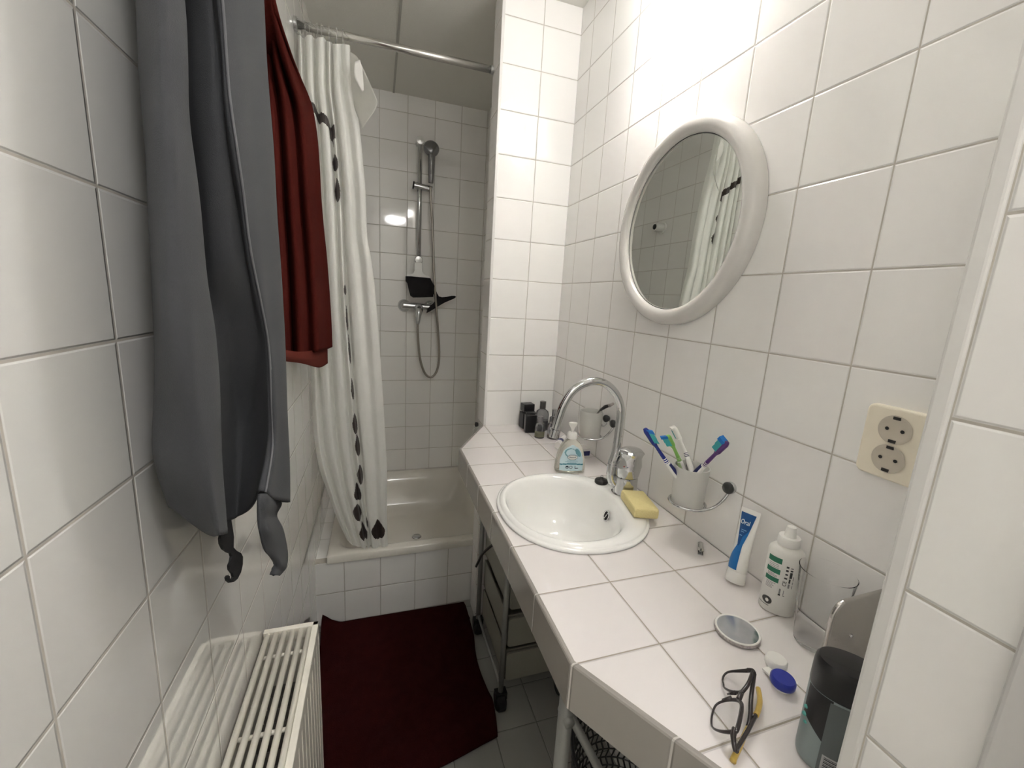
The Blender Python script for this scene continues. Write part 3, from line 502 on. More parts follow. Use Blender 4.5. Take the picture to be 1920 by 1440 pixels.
# ------------------------------------------------------------------ counter with skirt
def counter():
    t = thing('washbasin_counter', (-0.25, -0.7, ZT - 0.08), 'long off-white tiled counter with a tiled front edge below the round mirror', 'counter')
    out_top = [(-0.447, -0.2545), (-0.306, -0.0015), (-0.002, -0.0015), (-0.002, -1.407), (-0.296, -1.407), (-0.447, -1.1470)]
    # top: tiles with the basin cut out (a ring of faces round the oval hole)
    cx, cy, a, b = -0.250, -0.722, 0.165, 0.178
    hole = [(cx + u, cy + v) for u, v in superellipse(a, b, 2.2, 72)]
    # project hole points outwards onto the outline
    def hit(p):
        dx, dy = p[0] - cx, p[1] - cy; best = 1e9
        for i in range(6):
            (ax, ay), (bx, by) = out_top[i], out_top[(i + 1) % 6]
            ex, ey = bx - ax, by - ay; den = dx * ey - dy * ex
            if abs(den) < 1e-12: continue
            s = ((ax - cx) * ey - (ay - cy) * ex) / den; u = ((ax - cx) * dy - (ay - cy) * dx) / den
            if s > 0 and -1e-6 <= u <= 1 + 1e-6: best = min(best, s)
        return (cx + dx * best, cy + dy * best)
    angs = sorted([math.atan2(p[1] - cy, p[0] - cx) for p in hole] + [math.atan2(p[1] - cy, p[0] - cx) for p in out_top])
    inner = []; outer = []
    for an in angs:
        c, s = math.cos(an), math.sin(an)
        r = 1 / ((abs(c) / a) ** 2.2 + (abs(s) / b) ** 2.2) ** (1 / 2.2)
        inner.append((cx + r * c, cy + r * s)); outer.append(hit((cx + c, cy + s)))
    n = len(angs); V = []; F = []
    for z in (ZT - 0.0008, ZT - 0.03):
        V += [(x, y, z) for x, y in inner]; V += [(x, y, z) for x, y in outer]
    for k in range(n):
        k2 = (k + 1) % n
        F.append((k, n + k, n + k2, k2)); F.append((2 * n + k, 2 * n + k2, 3 * n + k2, 3 * n + k))
        F.append((k, k2, 2 * n + k2, 2 * n + k)); F.append((n + k, 3 * n + k, 3 * n + k2, n + k2))
    obj('tiled_top', (V, F), m_ctop, t)
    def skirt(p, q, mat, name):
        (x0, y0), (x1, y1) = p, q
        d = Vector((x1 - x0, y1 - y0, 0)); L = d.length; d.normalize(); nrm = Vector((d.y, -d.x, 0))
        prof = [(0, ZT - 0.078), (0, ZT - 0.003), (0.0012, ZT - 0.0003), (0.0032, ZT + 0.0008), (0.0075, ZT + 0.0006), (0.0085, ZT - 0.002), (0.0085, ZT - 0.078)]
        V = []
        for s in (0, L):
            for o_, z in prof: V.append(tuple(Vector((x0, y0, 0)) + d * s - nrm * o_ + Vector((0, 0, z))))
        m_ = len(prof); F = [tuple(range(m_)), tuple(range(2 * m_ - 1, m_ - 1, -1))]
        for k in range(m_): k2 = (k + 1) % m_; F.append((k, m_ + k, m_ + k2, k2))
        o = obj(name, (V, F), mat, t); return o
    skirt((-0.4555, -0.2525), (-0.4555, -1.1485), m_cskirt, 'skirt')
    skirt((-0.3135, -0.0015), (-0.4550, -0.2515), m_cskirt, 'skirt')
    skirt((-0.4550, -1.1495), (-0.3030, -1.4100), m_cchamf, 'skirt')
    return t
counter()

# ------------------------------------------------------------------ washbasin
BZ = ZT
def basin():
    t = thing('washbasin', (-0.25, -0.722, BZ), 'white porcelain oval washbasin set into the tiled counter', 'washbasin')
    cx, cy = -0.252, -0.722
    def ov(ax, ay, z, ox=0.0, oy=0.0, n=2.15): return [(cx + ox + u, cy + oy + v, z) for u, v in superellipse(ax, ay, n, 72)]
    z = BZ
    secs = [ov(0.186, 0.197, z + 0.0005), ov(0.1875, 0.1985, z + 0.004), ov(0.187, 0.198, z + 0.007), ov(0.183, 0.194, z + 0.0085), ov(0.1815, 0.1925, z + 0.0085),
            ov(0.180, 0.191, z + 0.011), ov(0.176, 0.187, z + 0.0145), ov(0.170, 0.181, z + 0.0165, -0.002), ov(0.158, 0.174, z + 0.0165, -0.010), ov(0.149, 0.168, z + 0.0145, -0.017), ov(0.143, 0.162, z + 0.008, -0.020),
            ov(0.137, 0.156, z - 0.010, -0.021), ov(0.130, 0.149, z - 0.045, -0.021), ov(0.119, 0.138, z - 0.085, -0.020), ov(0.098, 0.115, z - 0.118, -0.018), ov(0.065, 0.075, z - 0.136, -0.015), ov(0.022, 0.022, z - 0.142, -0.012)]
    V, F = stack(secs); F = F[1:-1]
    obj('basin_bowl', (V, F), m_porc, t, smooth=True)
    obj('drain', lathe([(0.0, 0.001), (0.012, 0.001), (0.018, 0.003), (0.023, 0.002)], 24, (cx - 0.012, cy, z - 0.142)), m_chrome, t, smooth=True)
    # overflow: chrome ring with a slanted bar, on the wall side of the bowl
    nrm = Vector((-1.0, -0.12, 0.28)).normalized(); c = Vector((-0.1445, -0.7285, z - 0.030)); 
    mt = frame(c + nrm * 0.002, Vector((0, -1, 0)), Vector((0, 0, 1)) - nrm * 0.28)
    zax = mt.to_3x3().col[2]
    ring = [tuple(mt @ Vector((0.0135 * math.cos(a) * 0.8, 0.0135 * math.sin(a), 0))) for a in [2 * math.pi * k / 28 for k in range(28)]]
    o = obj('overflow_ring', tube(ring, 0.0022, 8, closed=True), m_chrome, t, smooth=True)
    obj('overflow_hole', ([tuple(mt @ Vector((0.0115 * math.cos(a) * 0.8, 0.0115 * math.sin(a), -0.0012))) for a in [2 * math.pi * k / 28 for k in range(28)]], [tuple(range(28))]), m_dark, o)
    obj('overflow_bar', tube([mt @ Vector((-0.004, -0.011, 0.0005)), mt @ Vector((0.004, 0.011, 0.0005))], 0.0016, 8), m_chrome, o, smooth=True)
basin()

# ------------------------------------------------------------------ tap
def tap():
    bx, by, bz = -0.077, -0.697, BZ + 0.014
    t = thing('basin_tap', (bx, by, bz), 'chrome mixer tap with a high swan neck spout at the washbasin', 'tap')
    obj('base', lathe([(0.0, 0), (0.0348, 0), (0.0348, 0.003), (0.0323, 0.005), (0.0320, 0.048), (0.0311, 0.052), (0.0, 0.052)], 40, (bx, by, bz)), m_chrome, t, auto=40)
    V, F = lathe([(0.0, 0.0535), (0.0320, 0.0535), (0.0335, 0.058), (0.0354, 0.085), (0.0300, 0.108), (0.0342, 0.121), (0.0244, 0.129), (0.008, 0.132), (0.0, 0.1325)], 40, (bx, by, bz))
    V = [(x + 0.10 * max(0, z - bz - 0.06), y - 0.06 * max(0, z - bz - 0.06), z) for x, y, z in V]
    h = obj('lever_cap', (V, F), m_chrome, t, auto=50)
    for i, (dx, c) in enumerate(((-0.0045, (0.35, 0.02, 0.02, 1)), (0.0045, (0.02, 0.03, 0.08, 1)))):
        d = Vector((-0.65, -0.76, 0)).normalized(); s = Vector((0.76, -0.65, 0))
        p = Vector((bx, by, bz + 0.088)) + d * 0.0345 + s * dx
        obj('temperature_dot', lathe([(0, 0.0), (0.0024, 0), (0.002, 0.001), (0, 0.0014)], 12, tuple(p)), M('dot_%s' % ('red' if i == 0 else 'blue'), c, 0.3), h)
    # spout: leaves low on the side, loops up and over
    sx, sy = -0.116, -0.688
    q = [(bx, by, bz + 0.030), (bx - 0.020, by + 0.006, bz + 0.026), (sx + 0.006, sy + 0.0, bz + 0.030), (sx - 0.002, sy + 0.003, bz + 0.048), (sx + 0.001, sy + 0.006, bz + 0.085),
         (-0.109, -0.684, 1.060), (-0.106, -0.682, 1.130), (-0.108, -0.682, 1.178), (-0.127, -0.681, 1.216), (-0.160, -0.679, 1.243), (-0.201, -0.676, 1.249), (-0.243, -0.673, 1.229),
         (-0.269, -0.671, 1.190), (-0.281, -0.670, 1.150), (-0.287, -0.669, 1.120)]
    P = spline(q, 8); n = len(P)
    R = [0.0115 if i < 34 else 0.0108 for i in range(n)]
    obj('spout', tube(P, R, 20), m_chrome, t, smooth=True)
    obj('spout_collar', tube([(sx + 0.0010, sy + 0.006, bz + 0.078), (sx + 0.0015, sy + 0.006, bz + 0.081)], 0.0136, 24), m_chrome, t, auto=40)
    e = Vector(q[-1]); d = (Vector(q[-1]) - Vector(q[-2])).normalized()
    obj('aerator', join(tube([e - d * 0.002, e + d * 0.002], 0.0145, 24), tube([e + d * 0.002, e + d * 0.020], 0.0118, 24)), m_chrome, t, auto=40)
tap()

def plug():
    t = thing('basin_plug', (-0.111, -0.630, BZ + 0.0155), 'small black rubber plug on the washbasin rim beside the tap', 'plug')
    obj('stopper', lathe([(0, 0), (0.0175, 0), (0.0190, 0.003), (0.0185, 0.009), (0.0165, 0.0115), (0.006, 0.012), (0.0055, 0.017), (0.0, 0.018)], 32, tuple(t.location)), m_blackr, t, smooth=True)
    obj('ring', tube([Vector(t.location) + Vector((0.0045 * math.cos(a), 0, 0.0195 + 0.0045 * math.sin(a))) for a in [2 * math.pi * k / 16 for k in range(16)]], 0.0008, 6, closed=True), m_chrome2, t, smooth=True)
plug()

def sponge():
    c = Vector((-0.093, -0.787, BZ + 0.0172)); 
    sx, sy, sz = 0.0300, 0.052, 0.0125
    mt = Matrix.Translation(c) @ Euler((0.0, 0.0, math.radians(-14)), 'XYZ').to_matrix().to_4x4()
    # soft block: grid on each face, edges slightly sagging
    secs = []
    for k in range(9):
        z = k / 8; bul = 1 + 0.02 * math.sin(math.pi * z)
        if k in (0, 8): bul -= 0.05
        secs.append([tuple(mt @ Vector((u * bul, v * bul, z * 2 * sz + 0.002 * math.sin(u * 90 + v * 60)))) for u, v in rrect(sx, sy, 0.004, 4)])
    o = obj('sponge', stack(secs), None, origin=tuple(c), mats=[M('yellow_sponge', (0.82, 0.72, 0.38, 1), 0.9, bump=(420, 0.0014), var=(260, (0.72, 0.61, 0.28, 1)))], auto=50)
    tag(o, 'pale yellow sponge lying on the washbasin rim by the tap', 'sponge')
sponge()

# ------------------------------------------------------------------ mirror
def mirror():
    c = Vector((-0.001, -0.698, 1.645))
    t = thing('round_mirror', tuple(c), 'round wall mirror in a thick pearl grey frame', 'mirror')
    prof = [(0.203, 0.002), (0.203, 0.022), (0.206, 0.028), (0.214, 0.033), (0.224, 0.034), (0.234, 0.030), (0.2405, 0.022), (0.2425, 0.012), (0.2415, 0.0)]
    V, F = lathe(prof, 96, (0, 0, 0), cap=False)
    rm = Matrix(((0, 0, -1, 0), (0, 1, 0, 0), (1, 0, 0, 0), (0, 0, 0, 1)))
    place = Matrix.Translation(c) @ rm
    obj('frame', xform((V, F), place), m_silverframe, t, smooth=True)
    V, F = lathe([(0.0, 0.016), (0.2005, 0.016), (0.2035, 0.014)], 96, (0, 0, 0), cap=False)
    obj('mirror_glass', xform((V, F), place), M('mirror_silvering', (0.80, 0.82, 0.78, 1), 0.0, 1.0), t)
    V, F = lathe([(0.2015, 0.0172), (0.2045, 0.0172)], 96, (0, 0, 0), cap=False)
    obj('gasket', xform((V, F), place), m_black, t)
    V, F = lathe([(0.0, 0.002), (0.232, 0.002)], 48, (0, 0, 0), cap=False)
    obj('backing', xform((V, F), place), m_grey, t)
mirror()

# ------------------------------------------------------------------ wall lamp (just above the picture) and ceiling lamp
def wall_lamp():
    c = Vector((-0.001, -0.635, 2.30))
    t = thing('wall_lamp', tuple(c), 'white opal glass wall lamp above the round mirror', 'lamp')
    rm = Matrix(((0, 0, -1, 0), (0, 1, 0, 0), (1, 0, 0, 0), (0, 0, 0, 1)))
    V, F = lathe([(0.0, 0.0), (0.05, 0.0), (0.052, 0.012), (0.045, 0.022), (0.0, 0.024)], 40)
    obj('wall_plate', xform((V, F), Matrix.Translation(c) @ rm), m_white, t, auto=40)
    # bell of opal glass, open at the bottom, round a frosted bulb
    x, y = -0.095, c.y
    prof = [(0.020, 2.400), (0.026, 2.396), (0.038, 2.370), (0.050, 2.330), (0.060, 2.290), (0.067, 2.250), (0.072, 2.212), (0.0700, 2.212), (0.065, 2.250), (0.058, 2.290), (0.048, 2.330), (0.036, 2.368), (0.020, 2.392)]
    obj('opal_shade', lathe(prof + prof[:1], 40, (x, y, 0), cap=False), M('lit_opal_glass', (1.0, 0.985, 0.965, 1), 0.3, emit=WALL_LAMP_GLOW), t, smooth=True)
    obj('lamp_arm', tube(spline([(-0.02, y, 2.30), (-0.030, y, 2.36), (-0.045, y, 2.41), (-0.07, y, 2.425), (x, y, 2.405)], 6), 0.006, 12), m_chrome, t, smooth=True)
    obj('socket_cup', lathe([(0, 2.402), (0.021, 2.402), (0.018, 2.345), (0.014, 2.31), (0, 2.31)], 24, (x, y, 0)), m_white, t, auto=40)
    prof = []
    for k in range(13):
        a = math.pi * k / 12; prof.append((0.029 * math.sin(a), 2.250 - 0.029 * math.cos(a)))
    prof += [(0.013, 2.29), (0.013, 2.31)]
    obj('bulb', lathe(prof, 28, (x, y, 0), cap=False), M('lit_bulb', (1.0, 0.985, 0.965, 1), 0.3, emit=BULB_GLOW), t, smooth=True)
wall_lamp()

def ceiling_lamp():
    c = Vector((-0.43, -1.98, ZC))
    t = thing('ceiling_lamp', tuple(c), 'round opal ceiling lamp near the entrance', 'lamp')
    obj('base_ring', lathe([(0.0, 0.0), (0.135, 0.0), (0.135, -0.02), (0.0, -0.02)], 48, tuple(c)), m_white, t, auto=40)
    obj('opal_dome', lathe([(0.125, -0.021), (0.122, -0.035), (0.10, -0.055), (0.06, -0.068), (0.0, -0.073)], 48, tuple(c), cap=False), M('lit_opal_dome', (1.0, 0.99, 0.985, 1), 0.3, emit=CEILING_LAMP_GLOW), t, smooth=True)
ceiling_lamp()

# ------------------------------------------------------------------ wall socket
def socket():
    t = thing('wall_socket', (0.0, -1.232, 1.268), 'cream double wall socket on the tiled wall at the right', 'socket')
    o = obj('plate', None or prism(rrect(0.041, 0.054, 0.010, 6), (0, -1.232, 1.268), (0, 1, 0), (0, 0, 1), (-1, 0, 0), 0.0005, 0.012), M('cream_plastic', (0.82, 0.76, 0.63, 1), 0.3), t)
    bevel(o, 0.004, 4)
    for k, z in enumerate((1.290, 1.246)):
        c = Vector((-0.0123, -1.232, z))
        rm = Matrix(((0, 0, -1, 0), (0, 1, 0, 0), (1, 0, 0, 0), (0, 0, 0, 1)))
        pl = Matrix.Translation(c) @ rm
        well = obj('socket_well', xform(lathe([(0.0, 0.0006), (0.0165, 0.0006), (0.0195, 0.0014), (0.0212, 0.0010)], 36, cap=False), pl), M('grey_beige_plastic', (0.55, 0.50, 0.42, 1), 0.35), t, smooth=True)
        for dy in (-0.0095, 0.0095):
            obj('pin_hole', xform(lathe([(0.0, 0.0), (0.0026, 0.0)], 16, (0.0, dy, 0.0012), cap=False), pl), m_dark, well)
        for s in (-1, 1):
            obj('earth_clip', box(-0.0145, -0.0128, c.y - 0.0045, c.y + 0.0045, z + s * 0.0172 - 0.0022, z + s * 0.0172 + 0.0022), m_blackr, well)
socket()

# ------------------------------------------------------------------ cup holders with cups on the wall
def cup_holder(y, z, label, kx=0.0):
    t = thing('wall_cup_holder', (0, y, z), label, 'cup holder')
    obj('rosette', xform(lathe([(0, 0), (0.012, 0), (0.0125, 0.004), (0.010, 0.008), (0, 0.009)], 28), Matrix.Translation((0, y - 0.075, z + 0.010)) @ Matrix(((0, 0, -1, 0), (0, 1, 0, 0), (1, 0, 0, 0), (0, 0, 0, 1)))), m_chrome2, t, auto=40)
    cx, cy, rr_, zr = -0.055, y - 0.012, 0.0385, z - 0.050
    pts = [(-0.004, y - 0.075, z + 0.004), (-0.018, y - 0.074, z - 0.018), (-0.034, y - 0.064, z - 0.040), (-0.058, y - 0.054, zr + 0.001)]
    pts += [(cx + rr_ * math.cos(math.radians(a_)), cy + rr_ * math.sin(math.radians(a_)), zr) for a_ in (-125, -155, 175, 145, 115, 85, 55, 25, -5, -35, -60)]
    obj('ring', tube(spline(pts, 6), 0.0032, 10), m_chrome, t, smooth=True)
    k = obj('knob', xform(lathe([(0, 0.004), (0.008, 0.005), (0.0125, 0.010), (0.0130, 0.015), (0.010, 0.0195), (0, 0.021)], 28), Matrix.Translation((0.002, y - 0.075, z + 0.010)) @ Matrix(((0, 0, -1, 0), (0, 1, 0, 0), (1, 0, 0, 0), (0, 0, 0, 1)))), M('dark_graphite', (0.035, 0.035, 0.035, 1), 0.3), t, smooth=True)
    return t
frosted = M('frosted_plastic', (0.76, 0.755, 0.72, 1), 0.35, trans=0.25, ior=1.3)
def cup(x, y, z, label, h=0.094, r=0.0375):
    prof = [(0.0, 0.0), (r * 0.86, 0.0), (r * 0.9, 0.003), (r, h), (r - 0.0018, h), (r * 0.88, 0.004), (0.0, 0.003)]
    o = obj('tumbler_cup', lathe(prof, 44, (x, y, z)), frosted, origin=(x, y, z), auto=50)
    return tag(o, label, 'cup', 'cups in the wall holders')
cup_holder(-0.893, 1.065, 'chrome wire cup holder with a dark knob, nearer one by the sponge')
cup(-0.055, -0.905, 1.008, 'white frosted cup holding toothbrushes in the nearer wall holder')
cup_holder(-0.428, 1.065, 'chrome wire cup holder with a dark knob, seen through the tap spout')
cup(-0.055, -0.440, 1.008, 'white frosted cup holding a razor in the holder behind the tap')
# towel hook knob next to the far holder
def wall_hook():
    y, z = -0.462, 1.080
    t = thing('wall_hook', (0, y, z), 'small dark knob hook on the wall above the far cup holder', 'hook')
    rm = Matrix(((0, 0, -1, 0), (0, 1, 0, 0), (1, 0, 0, 0), (0, 0, 0, 1)))
    obj('knob', xform(lathe([(0, 0), (0.008, 0.001), (0.012, 0.010), (0.0115, 0.016), (0.007, 0.020), (0, 0.021)], 24), Matrix.Translation((-0.001, y, z)) @ rm), M('dark_graphite'), t, smooth=True)
    obj('hook_arm', tube(spline([(-0.008, y, z - 0.008), (-0.012, y, z - 0.020), (-0.022, y, z - 0.026), (-0.027, y, z - 0.018)], 5), 0.0022, 8), m_chrome2, t, smooth=True)
wall_hook()

# ------------------------------------------------------------------ toothbrushes and razor
def brush(base, tip, bend, side, cols, label, facing=1):
    """base, tip: ends; bend: sideways bow of the neck; side: direction the bristles point"""
    base = Vector(base); tip = Vector(tip); bend = Vector(bend); side = Vector(side).normalized()
    t = thing('toothbrush', tuple(base), label, 'toothbrush', 'toothbrushes in the nearer cup')
    L = tip - base
    pt = lambda s: base + L * s + bend * math.sin(math.pi * min(1, s))
    P = [pt(k / 30) for k in range(31)]
    def rad(s):
        return float(np.interp(s, [0, 0.05, 0.3, 0.5, 0.58, 0.66, 0.8, 0.84, 0.97, 1.0], [0.0040, 0.0066, 0.0076, 0.0070, 0.0055, 0.0042, 0.0036, 0.0062, 0.0066, 0.004]))
    def part(name, s0, s1, mat, k=1.0):
        n = 14; Q = [pt(s0 + (s1 - s0) * i / n) for i in range(n + 1)]; R = [rad(s0 + (s1 - s0) * i / n) * k for i in range(n + 1)]
        return obj(name, tube(Q, R, 12), mat, t, smooth=True)
    part('handle', 0.0, 0.60, cols[0])
    g = part('grip_stripe', 0.18, 0.585, cols[1], 1.0)
    for v in g.data.vertices: v.co += side * 0.0012
    part('neck', 0.60, 0.84, cols[2]); 
    part('head_plate', 0.84, 1.0, cols[2])
    d = (pt(0.99) - pt(0.85)).normalized()
    w_ = d.cross(side).normalized()
    for i, (a, b_, col, hgt) in enumerate(((0.845, 0.90, cols[3], 0.0105), (0.90, 0.955, cols[3], 0.0115), (0.955, 0.992, cols[4], 0.0135))):
        p0 = pt(a); p1 = pt(b_)
        V = []
        for p in (p0, p1):
            for s in (-1, 1):
                for h_ in (0.001, hgt): V.append(tuple(p + w_ * s * 0.0060 + side * h_ * 1.25))
        F = [(0, 1, 3, 2), (4, 6, 7, 5), (0, 4, 5, 1), (2, 3, 7, 6), (0, 2, 6, 4), (1, 5, 7, 3)]
        obj('bristles', (V, F), col, t)
    # ring stripes where the grip ends
    for s in (0.605, 0.625, 0.645):
        Q = [pt(s), pt(s + 0.008)]
        obj('ring_stripe', tube(Q, rad(s) * 1.05, 12), cols[5], t)
    return t
w_ = m_white
c_blue = M('blue_plastic', (0.015, 0.03, 0.22, 1), 0.25); c_navy = M('navy_plastic', (0.02, 0.025, 0.12, 1), 0.3)
c_green = M('green_plastic', (0.20, 0.42, 0.10, 1), 0.3); c_lime = M('pale_green_plastic', (0.45, 0.62, 0.32, 1), 0.35)
c_purple = M('purple_plastic', (0.10, 0.03, 0.18, 1), 0.3)
b_blue = M('blue_bristles', (0.01, 0.16, 0.50, 1), 0.7); b_teal = M('teal_bristles', (0.05, 0.36, 0.38, 1), 0.7)
brush((-0.035, -0.926, 1.020), (-0.155, -0.855, 1.178), (0.0, -0.002, -0.010), (0.72, -0.40, -0.10), [w_, c_navy, c_blue, b_teal, b_blue, w_], 'blue and white toothbrush leaning far left in the cup')
brush((-0.044, -0.898, 1.018), (-0.093, -0.857, 1.160), (0.008, -0.003, 0.0), (-0.8, 0.45, -0.25), [w_, c_lime, c_green, b_teal, b_blue, c_lime], 'green toothbrush with blue bristles in the cup')
brush((-0.043, -0.922, 1.018), (-0.052, -0.826, 1.168), (0.010, -0.004, 0.0), (0.35, 0.9, -0.1), [w_, c_navy, w_, b_teal, w_, c_navy], 'white toothbrush with dark stripe standing upright behind the green one')
brush((-0.060, -0.880, 1.018), (-0.068, -1.000, 1.192), (0.0, 0.004, 0.000), (-0.25, 0.75, 0.65), [w_, c_navy, c_purple, b_teal, b_blue, w_], 'purple and white toothbrush leaning right in the cup')

def razor():
    t = thing('razor', (-0.045, -0.430, 1.02), 'grey and black razor leaning in the cup behind the tap', 'razor')
    P = spline([(-0.050, -0.415, 1.020), (-0.046, -0.445, 1.075), (-0.045, -0.470, 1.108), (-0.040, -0.495, 1.128)], 8)
    obj('handle', tube(P, [0.0030] * len(P), 10), M('mid_grey_plastic', (0.22, 0.21, 0.20, 1), 0.3), t, smooth=True)
    obj('grip', tube([(-0.045, -0.477, 1.114), (-0.040, -0.496, 1.130), (-0.036, -0.512, 1.138)], [0.0045, 0.006, 0.004], 10), m_black, t, smooth=True)
    obj('razor_head', tube([(-0.036, -0.510, 1.137), (-0.030, -0.524, 1.147)], [0.006, 0.0035], 10), M('light_grey_plastic', (0.34, 0.31, 0.29, 1), 0.3), t, smooth=True)
razor()

# ------------------------------------------------------------------ soap dispenser
def soap():
    c = Vector((-0.151, -0.502, ZT)); 
    t = thing('soap_dispenser', tuple(c), 'clear hand soap bottle with white pump and pale blue label', 'soap bottle')
    rot = math.radians(-12)
    ux = Vector((math.cos(rot), math.sin(rot), 0)); uy = Vector((-math.sin(rot), math.cos(rot), 0))
    def sec(a, b, z, n=2.6): return [tuple(c + ux * u + uy * v + Vector((0, 0, z))) for u, v in superellipse(a, b, n, 44)]
    prof = [(0.044, 0.020, 0.0), (0.0475, 0.0235, 0.004), (0.049, 0.0245, 0.012), (0.047, 0.024, 0.035), (0.041, 0.023, 0.065), (0.034, 0.021, 0.085), (0.026, 0.019, 0.096), (0.017, 0.0155, 0.103), (0.0125, 0.0125, 0.107), (0.012, 0.012, 0.112)]
    clear = M('clear_soap', (0.86, 0.86, 0.78, 1), 0.08, trans=0.85, ior=1.36)
    obj('bottle_body', stack([sec(a, b, z) for a, b, z in prof]), clear, t, auto=60)
    obj('collar', lathe([(0, 0.110), (0.0155, 0.110), (0.0158, 0.112), (0.0150, 0.126), (0.0115, 0.130), (0, 0.130)], 32, tuple(c)), m_white, t, auto=40)
    # pump head, a small fan-shaped top
    V, F = stack([[tuple(c + ux * u + uy * v + Vector((0, 0, z))) for u, v in superellipse(a, b, 2.2, 24)] for a, b, z in ((0.0042, 0.0042, 0.129), (0.0050, 0.0045, 0.137), (0.0065, 0.0055, 0.143), (0.0125, 0.0075, 0.153), (0.0140, 0.0085, 0.158), (0.0120, 0.0080, 0.160), (0.004, 0.003, 0.1595))])
    obj('pump_head', (V, F), m_white, t, auto=50)
    # label: curved sheet on the front
    def front(u, z):   # u across, z height -> point on the bottle front plus a hair
        a, b = float(np.interp(z, [p[2] for p in prof], [p[0] for p in prof])), float(np.interp(z, [p[2] for p in prof], [p[1] for p in prof]))
        k = max(0.0, 1 - abs(u / a) ** 2.6) ** (1 / 2.6)
        return c + ux * u - uy * (b * k + 0.0006) + Vector((0, 0, z))
    def patch(name, inside, mat, lift=0.0, z0=0.012, z1=0.094, w=0.046, nu=60, nz=60, par=None):
        V = []; idx = {}; F = []
        for i in range(nz):
            for j in range(nu):
                u0, u1 = -w + 2 * w * j / nu, -w + 2 * w * (j + 1) / nu; zz0, zz1 = z0 + (z1 - z0) * i / nz, z0 + (z1 - z0) * (i + 1) / nz
                if not inside((u0 + u1) / 2, (zz0 + zz1) / 2): continue
                q = []
                for (a_, b_) in ((u0, zz0), (u1, zz0), (u1, zz1), (u0, zz1)):
                    key = (round(a_, 6), round(b_, 6))
                    if key not in idx: idx[key] = len(V); V.append(tuple(front(a_, b_) - uy * lift))
                    q.append(idx[key])
                F.append(tuple(q))
        return obj(name, (V, F), mat, par or t, smooth=True)
    wl = lambda z: float(np.interp(z, [0.012, 0.05, 0.075, 0.085, 0.092], [0.0375, 0.036, 0.027, 0.018, 0.005]))
    lab = patch('label', lambda u, z: abs(u) < wl(z), M('pale_blue_label', (0.60, 0.75, 0.80, 1), 0.4))
    patch('label_band', lambda u, z: abs(u) < wl(z) and 0.0325 < z + 0.004 * (u / 0.04) ** 2 < 0.0365, M('teal_ink', (0.02, 0.20, 0.27, 1), 0.4), 0.0004, par=lab)
    patch('label_leaf', lambda u, z: ((u - 0.018) / 0.010) ** 2 + ((z - 0.070 + (u - 0.018) * 0.8) / 0.010) ** 2 < 1, M('grey_teal_ink', (0.16, 0.36, 0.42, 1), 0.4), 0.0004, par=lab)
    patch('label_leaf', lambda u, z: ((u + 0.006) / 0.018) ** 2 + ((z - 0.070) / 0.014) ** 2 < 1 and ((u + 0.004) / 0.0155) ** 2 + ((z - 0.0695) / 0.012) ** 2 > 1, M('grey_teal_ink'), 0.0004, par=lab)
    patch('label_oval', lambda u, z: ((u - 0.001) / 0.0165) ** 2 + ((z - 0.056) / 0.0085) ** 2 < 1, M('dark_teal_ink', (0.02, 0.12, 0.17, 1), 0.4), 0.0007, par=lab)
    patch('label_oval', lambda u, z: ((u - 0.001) / 0.0152) ** 2 + ((z - 0.056) / 0.0072) ** 2 < 1, m_white, 0.0010, par=lab)
    wrapf = lambda zc, lift: (lambda p: tuple(front(p.x, zc + p.y) - uy * (lift + p.z)))
    text('label_lettering', 'Neutral', 0.0072, Matrix.Identity(4), M('dark_ink', (0.02, 0.04, 0.07, 1), 0.5), lab, wrap=wrapf(0.0560, 0.0013))
    for zc, hw in ((0.0450, 0.016), (0.0415, 0.021), (0.0388, 0.013)):
        patch('label_line', lambda u, z, zc=zc, hw=hw: abs(z - zc) < 0.0006 and abs(u) < hw and math.sin(u * 1500 + zc * 900) > -0.55, M('mid_blue_ink', (0.15, 0.35, 0.45, 1), 0.5), 0.0006, nu=120, nz=160, par=lab)
    for k, u0 in enumerate((-0.014, -0.002)):
        patch('label_mark', lambda u, z, u0=u0, k=k: ((u - u0) ** 2 + (z - 0.0235) ** 2 < 0.0050 ** 2) and (((u - u0) ** 2 + (z - 0.0235) ** 2 > 0.0037 ** 2) or (k == 0 and z > 0.0235)), M('dark_ink'), 0.0006, nu=120, nz=110, par=lab)
    patch('label_line', lambda u, z: (abs(z - 0.0205) < 0.0011 and 0.010 < u < 0.021) or (abs(u - 0.011) < 0.0008 and 0.019 < z < 0.028), M('dark_ink'), 0.0006, nu=100, nz=100, par=lab)
soap()

# ------------------------------------------------------------------ things behind the soap: lens solution caps, tubes
def small_tube():
    t = thing('cream_tube', (-0.075, -0.270, ZT), 'small white and navy tube lying behind the soap bottle', 'tube')
    a = Vector((-0.108, -0.314, ZT + 0.0145)); b = Vector((-0.040, -0.225, ZT + 0.0145))
    d = (b - a).normalized()
    obj('tube_cap', tube([a, a + d * 0.024], 0.0135, 6), m_white, t)
    obj('tube_body', tube([a + d * 0.022, a + d * 0.06, b], [0.013, 0.012, 0.006], 20), m_white, t, auto=40)
    obj('navy_print', tube([a + d * 0.030, a + d * 0.052], [0.0132, 0.0127], 20), c_navy, t, auto=40)
small_tube()
def small_carton():
    t = thing('small_carton', (-0.044, -0.39, ZT), 'small white and navy carton beside the soap bottle', 'box')
    obj('carton', box(-0.057, -0.031, -0.412, -0.365, ZT, ZT + 0.034), m_white, t)
    obj('navy_panel', box(-0.0565, -0.0315, -0.4128, -0.4120, ZT + 0.010, ZT + 0.026), c_navy, t)
    obj('navy_panel', box(-0.0578, -0.0570, -0.411, -0.38, ZT + 0.010, ZT + 0.026), c_navy, t)
small_carton()

